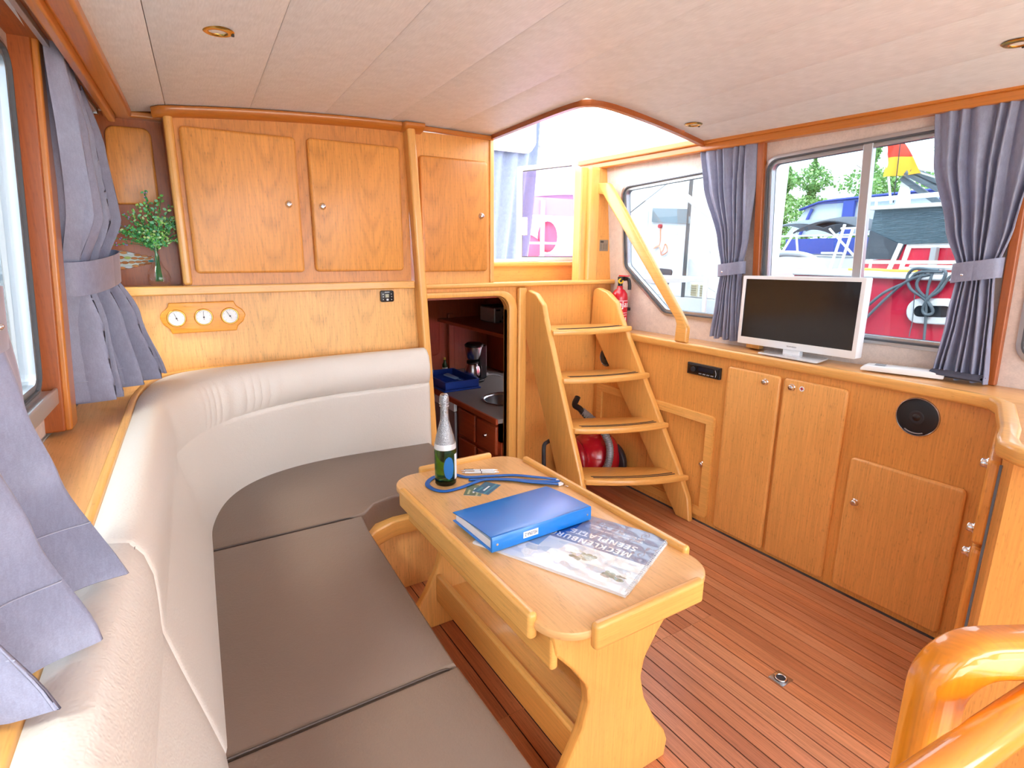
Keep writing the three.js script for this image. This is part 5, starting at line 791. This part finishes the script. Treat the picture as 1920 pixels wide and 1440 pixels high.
{ // tender with grey bimini, tubular arch
  const b = thing('bimini_boat', 'white boat with dark grey bimini canopy behind the red cruiser', 'boat', [9, -0.95, -5.5]);
  part(b, 'hull', exZ([[8.6, -1.1], [8.2, 0.6], [8.15, 1.30], [10.2, 1.30], [10.2, -1.1]], -8.5, -4.3), white);
  const hood = (z0, z1, y, bow, x0, x1, m) => part(b, 'canopy', sheet((u, v) => [x0 + (x1 - x0) * v, y + bow * Math.sin(Math.PI * u) ** 0.8 + 0.08 * Math.sin(Math.PI * v), z0 + (z1 - z0) * u], 16, 8, 0.02), m);
  const gm = bandM(0x4e545c, { roughness: 0.85 }); hood(-5.62, -4.5, 1.88, 0.17, 8.9, 10.1, gm); hood(-6.3, -5.35, 1.97, 0.08, 9.3, 10.4, bandM(0x78838c, { roughness: 0.85 }));
  part(b, 'canopy_pole', merge(rod([8.95, 1.93, -5.6], [8.95, 1.2, -6.0], 0.02, 8), rod([8.95, 1.93, -5.6], [8.95, 1.2, -5.45], 0.018, 8), rod([8.95, 1.93, -5.05], [8.95, 1.5, -4.6], 0.018, 8), rod([9.2, 1.8, -6.3], [9.0, 1.55, -5.8], 0.02, 8)), railW);
  part(b, 'arch', tube([[8.0, 0.6, -5.5], [8.0, 1.35, -5.42], [8.0, 1.53, -5.25], [8.0, 1.53, -4.85], [8.0, 1.42, -4.6], [8.0, 1.2, -4.47], [8, 0.6, -4.4]], 0.045, 70, 12), M({ color: 0xc6cace, metalness: 0.5, roughness: 0.3 }));
  part(b, 'strap', bx(7.93, 8.07, 0.8, 1.55, -5.34, -5.24, 0.01), bandM(0x2e3238)); part(b, 'fender', ball(7.9, 1.22, -4.78, 0.12, 1, 1, 1), bandM(0xe65a50)); part(b, 'box', bx(8.1, 8.5, 1.1, 1.42, -5.2, -4.9, 0.02), white);
  part(b, 'rail', merge(rod([8.2, 1.3, -4.55], [8.2, 1.95, -4.42], 0.02, 8), rod([8.2, 1.3, -4.42], [8.2, 1.9, -4.3], 0.02, 8), rod([8.2, 1.56, -4.7], [8.2, 1.56, -4.4], 0.014, 8), rod([8.3, 1.9, -4.52], [8.3, 1.9, -4.2], 0.014, 8)), railW); }
{ // blue covered boat further off
  const b = thing('blue_covered_boat', 'white cruiser with blue canvas covers beyond the bimini boat', 'boat', [12, -0.95, -7]);
  const bl = bandM(0x3d4fa0, { roughness: 0.8 });
  part(b, 'hull', exZ([[11.4, -1.1], [11.05, 0.4], [11.0, 1.55], [14, 1.55], [14, -1.1]], -9.5, -3.5), white);
  part(b, 'side_cover', exX([[-7.05, 1.56], [-4.6, 1.52], [-4.6, 1.86], [-7.05, 1.83]], 10.96, 11.0), bl);
  part(b, 'rail', merge(rod([11, 1.89, -7.4], [11, 1.9, -4.4], 0.018, 8), rod([11, 1.52, -7.3], [11, 1.5, -4.4], 0.022, 8)), railW);
  part(b, 'top_cover', sheet((u, v) => [11.2 + 2.2 * v, 2.43 + 0.12 * Math.min(1, u * 6) + 0.08 * u + 0.1 * Math.sin(Math.PI * v), -7.0 + 2.6 * u], 20, 6, 0.04), bl);
  part(b, 'screen', exX([[-7.3, 1.9], [-4.6, 1.9], [-4.6, 2.5], [-6.85, 2.5]], 11.3, 11.33), bandM(0xb6c4cc, { roughness: 0.15 }));
  part(b, 'post', merge(bx(11.2, 11.28, 1.88, 2.52, -6.12, -5.92), rod([11.25, 1.9, -6.95], [11.25, 2.42, -6.75], 0.03, 8)), bl); }
{ // white boat seen through the angled window
  const b = thing('white_cruiser', 'white cruiser with grey awning band beside the stairs window', 'boat', [6, -0.95, -5.3]);
  part(b, 'hull', exZ([[6.1, -1.1], [5.66, 0.3], [5.62, 1.0], [7.7, 1.0], [7.7, -1.1]], -8.5, -4.25), white);
  part(b, 'cabin', bx(5.66, 7.6, 1.0, 2.9, -8.3, -4.95, 0.03), white); part(b, 'cockpit', bx(5.7, 7.6, 1.0, 1.5, -5.0, -4.3, 0.03), white);
  part(b, 'awning_band', exX([[-5.56, 1.945], [-4.93, 1.90], [-4.96, 2.075], [-5.56, 2.12]], 5.635, 5.66), bandM(0x77858e, { roughness: 0.8 })); part(b, 'corner_trim', bx(5.63, 5.67, 1.0, 2.9, -4.97, -4.945), bandM(0x4a5056));
  part(b, 'stanchion', rod([5.6, 1.15, -5.62], [5.62, 2.6, -5.64], 0.022, 8), railW);
  const rz = canvasTex(256, 64, (c, W, H) => { c.fillStyle = '#f4f4f2'; c.fillRect(0, 0, W, H); c.fillStyle = '#5d646c'; c.font = '54px sans-serif'; c.fillText('RZ-4152', 14, 52); });
  part(b, 'registration', new THREE.PlaneGeometry(0.21, 0.053).rotateY(-Math.PI / 2).translate(5.655, 1.805, -5.105), M({ map: rz, roughness: 0.4 }));
  part(b, 'window', exX([[-5.6, 1.17], [-5.22, 1.13], [-5.15, 1.34], [-5.37, 1.35]], 5.64, 5.665, { r: 0.04 }), bandM(0x3c4450, { roughness: 0.1 })); part(b, 'vent', merge(...[0, 1].map((k) => bx(5.68, 5.702, 1.02, 1.17, -4.86 + k * 0.14, -4.77 + k * 0.14))), bandM(0xcfc6ac));
  for (let k = 0; k < 2; k++) for (let i = 0; i < 5; i++) part(b, 'louvre', bx(5.67, 5.69, 1.035 + i * 0.028, 1.045 + i * 0.028, -4.855 + k * 0.14, -4.775 + k * 0.14), bandM(0x9c9478));
  part(b, 'light', rod([5.62, 1.885, -5.41], [5.66, 1.885, -5.41], 0.025, 14), bandM(0xb83a44)); part(b, 'orange_line', tube([[5.64, 1.86, -5.4], [5.64, 1.66, -5.4], [5.63, 1.6, -5.5], [5.64, 1.64, -5.42], [5.63, 1.56, -5.34], [5.64, 1.66, -5.3], [5.63, 1.57, -5.25], [5.64, 1.52, -5.35], [5.64, 1.6, -5.38]], 0.008, 80, 5), bandM(0xe8906a)); part(b, 'blue_sticker', bx(5.675, 5.7, 0.86, 0.95, -4.72, -4.62), bandM(0x2f8fd0));
  const l = thing('gangway_rail', 'aluminium gangway rails between the white boat and stairs window', 'rail', [5.2, 0, -4.4]);
  part(l, 'rail', merge(rod([5.2, 2.31, -4.84], [5.2, 1.93, -4.24], 0.035, 10), rod([5.2, 1.93, -4.25], [5.2, -0.5, -4.25], 0.028, 10), rod([5.2, 1.6, -4.08], [5.2, -0.5, -4.07], 0.025, 10), rod([5.2, 1.75, -4.42], [5.2, 1.3, -3.9], 0.014, 8), rod([5.25, 1.2, -4.3], [5.25, 1.05, -3.95], 0.010, 8)), railW);
  part(l, 'ladder', merge(tube([[5.9, 1.3, -4.72], [5.9, 1.75, -4.7], [5.9, 1.8, -4.6], [5.9, 1.7, -4.4]], 0.022, 30, 8), rod([5.9, 1.55, -4.85], [5.9, 1.57, -4.5], 0.018, 8), rod([5.9, 1.62, -4.8], [5.9, 1.62, -4.6], 0.014, 8)), railW);
  part(l, 'stay_wire', rod([4.6, 1.7, -5.45], [4.6, 2.5, -3.85], 0.007, 6), bandM(0x6e7478));
  const d = thing('dark_awning', 'pale and dark awning on the boat behind the gangway rails', 'awning', [8, 1.5, -6.7]); part(d, 'awning', sheet((u, v) => [8 + 0.6 * v, 2.2 + 0.12 * u, -7.1 + 0.75 * u], 6, 4, 0.03), white); part(d, 'curtain', exX([[-7.0, 1.2], [-5.9, 1.2], [-6.3, 2.2], [-7.0, 2.05]], 8.3, 8.33), bandM(0x3f4550)); part(d, 'post', rod([8.3, -0.95, -6.9], [8.3, 2.25, -6.9], 0.04, 8), railW); }
{ // port side neighbour
  const b = thing('port_neighbour_boat', 'white boat side with grey stripes outside the port window', 'boat', [-3, -0.95, -6]);
  part(b, 'hull', exZ([[-2.95, -1.1], [-2.6, 0.3], [-2.55, 1.15], [-5.5, 1.15], [-5.5, -1.1]], -24, 6), white); part(b, 'cabin', bx(-5.2, -2.85, 1.15, 2.5, -23, 2, 0.05), white);
  part(b, 'side_window', bx(-2.86, -2.84, 1.75, 2.2, -22.5, 1.5), bandM(0x9fb0ba, { roughness: 0.08 })); part(b, 'stripe', merge(bx(-2.58, -2.53, 0.95, 1.06, -23.5, 5), bx(-2.86, -2.84, 1.5, 1.56, -23, 2)), bandM(0x8b96a0)); part(b, 'rail', merge(rod([-2.65, 1.65, -23], [-2.65, 1.65, 4], 0.02, 8), ...Array.from({ length: 14 }, (_, i) => rod([-2.65, 1.15, -23 + 2 * i], [-2.65, 1.65, -23 + 2 * i], 0.015, 6))), railW); }
{ // forward cockpit beyond the door
  const t = thing('cockpit_curtain', 'faded blue canvas curtain hanging beyond the forward door', 'curtain', [2.6, 1.3, -4.2]);
  part(t, 'canvas', sheet((u, v) => { const y = 2.7 - 1.4 * v; return [2.1 + (0.80 - 0.16 * v) * u, y, -4.2 + 0.02 * Math.sin(u * 38 + 3 * v) + 0.012 * Math.sin(u * 17 + 5 * v)]; }, 60, 20, 0.004), M({ map: clothTex, color: 0x9fb0cc, roughness: 0.85, transmission: 0.25, thickness: 0 }, [0.3, 0.3]));
  const c = thing('cockpit_hood', 'white folding hood frame above the companionway', 'hood', [2.6, 2.3, -4.3]);
  part(c, 'hood_top', sheet((u, v) => { const x = 1.2 + 2.2 * u, z = -1.5 - 3.1 * v; return [x, 2.62 + 0.22 * Math.sin(Math.PI * u) + 0.14 * Math.sin(Math.PI * v), z]; }, 16, 16, 0.004), M({ color: 0xf4f4f4, roughness: 0.9, transmission: 0.45, thickness: 0 }));
  part(c, 'flap', exZ([[2.3, 2.34], [2.74, 2.34], [2.80, 2.42], [2.80, 2.8], [2.3, 2.8]], -4.15, -4.13, { r: [0, 0.08, 0.05, 0, 0] }), white);
  part(c, 'windscreen_frame', merge(bx(2.86, 4.2, 2.36, 2.52, -4.5, -4.44, 0.01), bx(2.84, 2.92, 1.3, 2.9, -4.5, -4.42, 0.01)), white);
  part(c, 'stay', merge(rod([2.93, 2.44, -4.3], [2.74, 2.82, -4.2], 0.007, 8), rod([2.83, 2.46, -4.38], [2.80, 2.62, -4.38], 0.005, 6)), M({ color: 0xb4b6ba, metalness: 0.6, roughness: 0.35 })); part(c, 'clamp', ball(2.955, 2.44, -4.3, 0.022), M({ color: 0x9a9ca4, metalness: 0.6, roughness: 0.35 })); part(c, 'gutter', rod([2.9, 2.45, -4.41], [4.1, 2.80, -4.2], 0.004, 6), bandM(0xa88878));
  const d = thing('mauve_awning_boat', 'boat with mauve awning and red cushions beyond the forward door', 'boat', [4.4, -0.95, -6.6]);
  part(d, 'hull', bx(3.4, 5.5, -0.95, 1.32, -8.5, -6.1, 0.1), white);
  part(d, 'awning', sheet((u, v) => [3.95 + 1.6 * u, 2.12 + 0.2 * Math.sin(Math.PI * (0.15 + 0.5 * u)) - 0.1 * v, -6.3 - 0.8 * v], 10, 4, 0.03), bandM(0xa78ba4, { roughness: 0.8 }));
  part(d, 'valance', bx(3.98, 5.5, 2.02, 2.24, -6.31, -6.28), bandM(0x9d7f9a, { roughness: 0.8 })); part(d, 'pole', merge(rod([4.36, 1.3, -6.25], [4.36, 2.2, -6.25], 0.03, 10), rod([4.0, 1.3, -6.25], [4.0, 2.2, -6.25], 0.025, 8), rod([3.8, 1.66, -6.2], [5.6, 1.66, -6.2], 0.015, 8)), white);
  part(d, 'cushion', merge(ball(4.28, 1.5, -6.5, 0.28, 1, 1, 0.4), ball(4.62, 1.75, -6.5, 0.16, 1, 1.3, 0.5)), bandM(0xc85a6c, { roughness: 0.6 })); part(d, 'seat', bx(4.0, 5.2, 1.3, 1.52, -6.7, -6.4, 0.04), bandM(0xd8828e, { roughness: 0.6 })); }
{ // trees along the shore
  const R = mulberry(31), spots = [[46, -31.0, 8.8], [43, -28.2, 8.3], [42, -25.4, 8.4], [45, -22.9, 9.3], [42, -20.0, 7.8], [43, -17.0, 9.4], [41, -14.6, 8.6], [44, -33, 9], [42, -36.5, 8], [43, -11.5, 9]];
  const greens = [0x7fa860, 0x93ba70, 0xa6c884, 0x6f9a58].map((c) => M({ color: c, roughness: 0.8, side: THREE.DoubleSide, transmission: 0.25, thickness: 0 })), bark = bandM(0x6b5a48, { roughness: 0.9 });
  const where = ['furthest along the bank from the flag', 'with a leaning thin crown', 'slim and pale behind the blue boat', 'broad and dark behind the slim tree', 'short, next to the flag', 'tall behind the folded mast', 'loose crowned behind the black antenna', 'behind the gangway rails', 'far behind the dark awning', 'at the aft end of the bank'];
  spots.forEach(([x, z, h], i) => {
    const t = thing('shore_tree', `leafy green shore tree ${where[i]}`, 'tree', [x, 0.3, z], 'trees on the shore');
    part(t, 'trunk', merge(rod([x, 0.3, z], [x + 0.2, h * 0.8, z + 0.1], 0.16, 8, 0.05), ...Array.from({ length: 7 }, () => { const y = h * (0.3 + 0.5 * R()), a = R() * P2; return rod([x + 0.1, y, z], [x + Math.cos(a) * 1.0, y + 0.8, z + Math.sin(a) * 1.0], 0.04, 5, 0.015); })), bark);
    const P = [[], [], []], N = 3600; for (let k = 0; k < N; k++) {
      const s = R() ** 0.8, y = h * (0.16 + 0.84 * s), rad = (h * 0.36) * Math.sin(Math.PI * Math.min(1, 0.18 + 0.82 * s)) * (0.55 + 0.45 * Math.sin(y * 2.6 + i)), a = R() * P2, r = rad * Math.sqrt(R()), q = 0.06 + 0.09 * R(), g = P[Math.floor(R() * 3)], c = [x + r * Math.cos(a), y + (R() - 0.5) * 0.4, z + r * Math.sin(a)], d = [R() - 0.5, R() - 0.5, R() - 0.5], e = [R() - 0.5, R() - 0.5, R() - 0.5], n1 = Math.hypot(...d), n2 = Math.hypot(...e);
      const A = c.map((v, j) => v + d[j] / n1 * q), B = c.map((v, j) => v + e[j] / n2 * q), C = c.map((v, j) => v - d[j] / n1 * q), D = c.map((v, j) => v - e[j] / n2 * q); g.push(...A, ...B, ...C, ...A, ...C, ...D); }
    P.forEach((l, j) => { const g = new THREE.BufferGeometry(); g.setAttribute('position', new THREE.Float32BufferAttribute(l, 3)); g.computeVertexNormals(); part(t, 'foliage', g, greens[(i + j) % 4]); });
  }); }

// everything above is laid out with the eye 1.55 high; the cabin's true size is a little smaller
const TRUE_SIZE = 0.82;
for (const o of [...scene.children, camera]) { o.position.multiplyScalar(TRUE_SIZE); if (o.isGroup) o.scale.multiplyScalar(TRUE_SIZE); if (o.target) o.target.position.multiplyScalar(TRUE_SIZE); }

renderer.render(scene, camera);
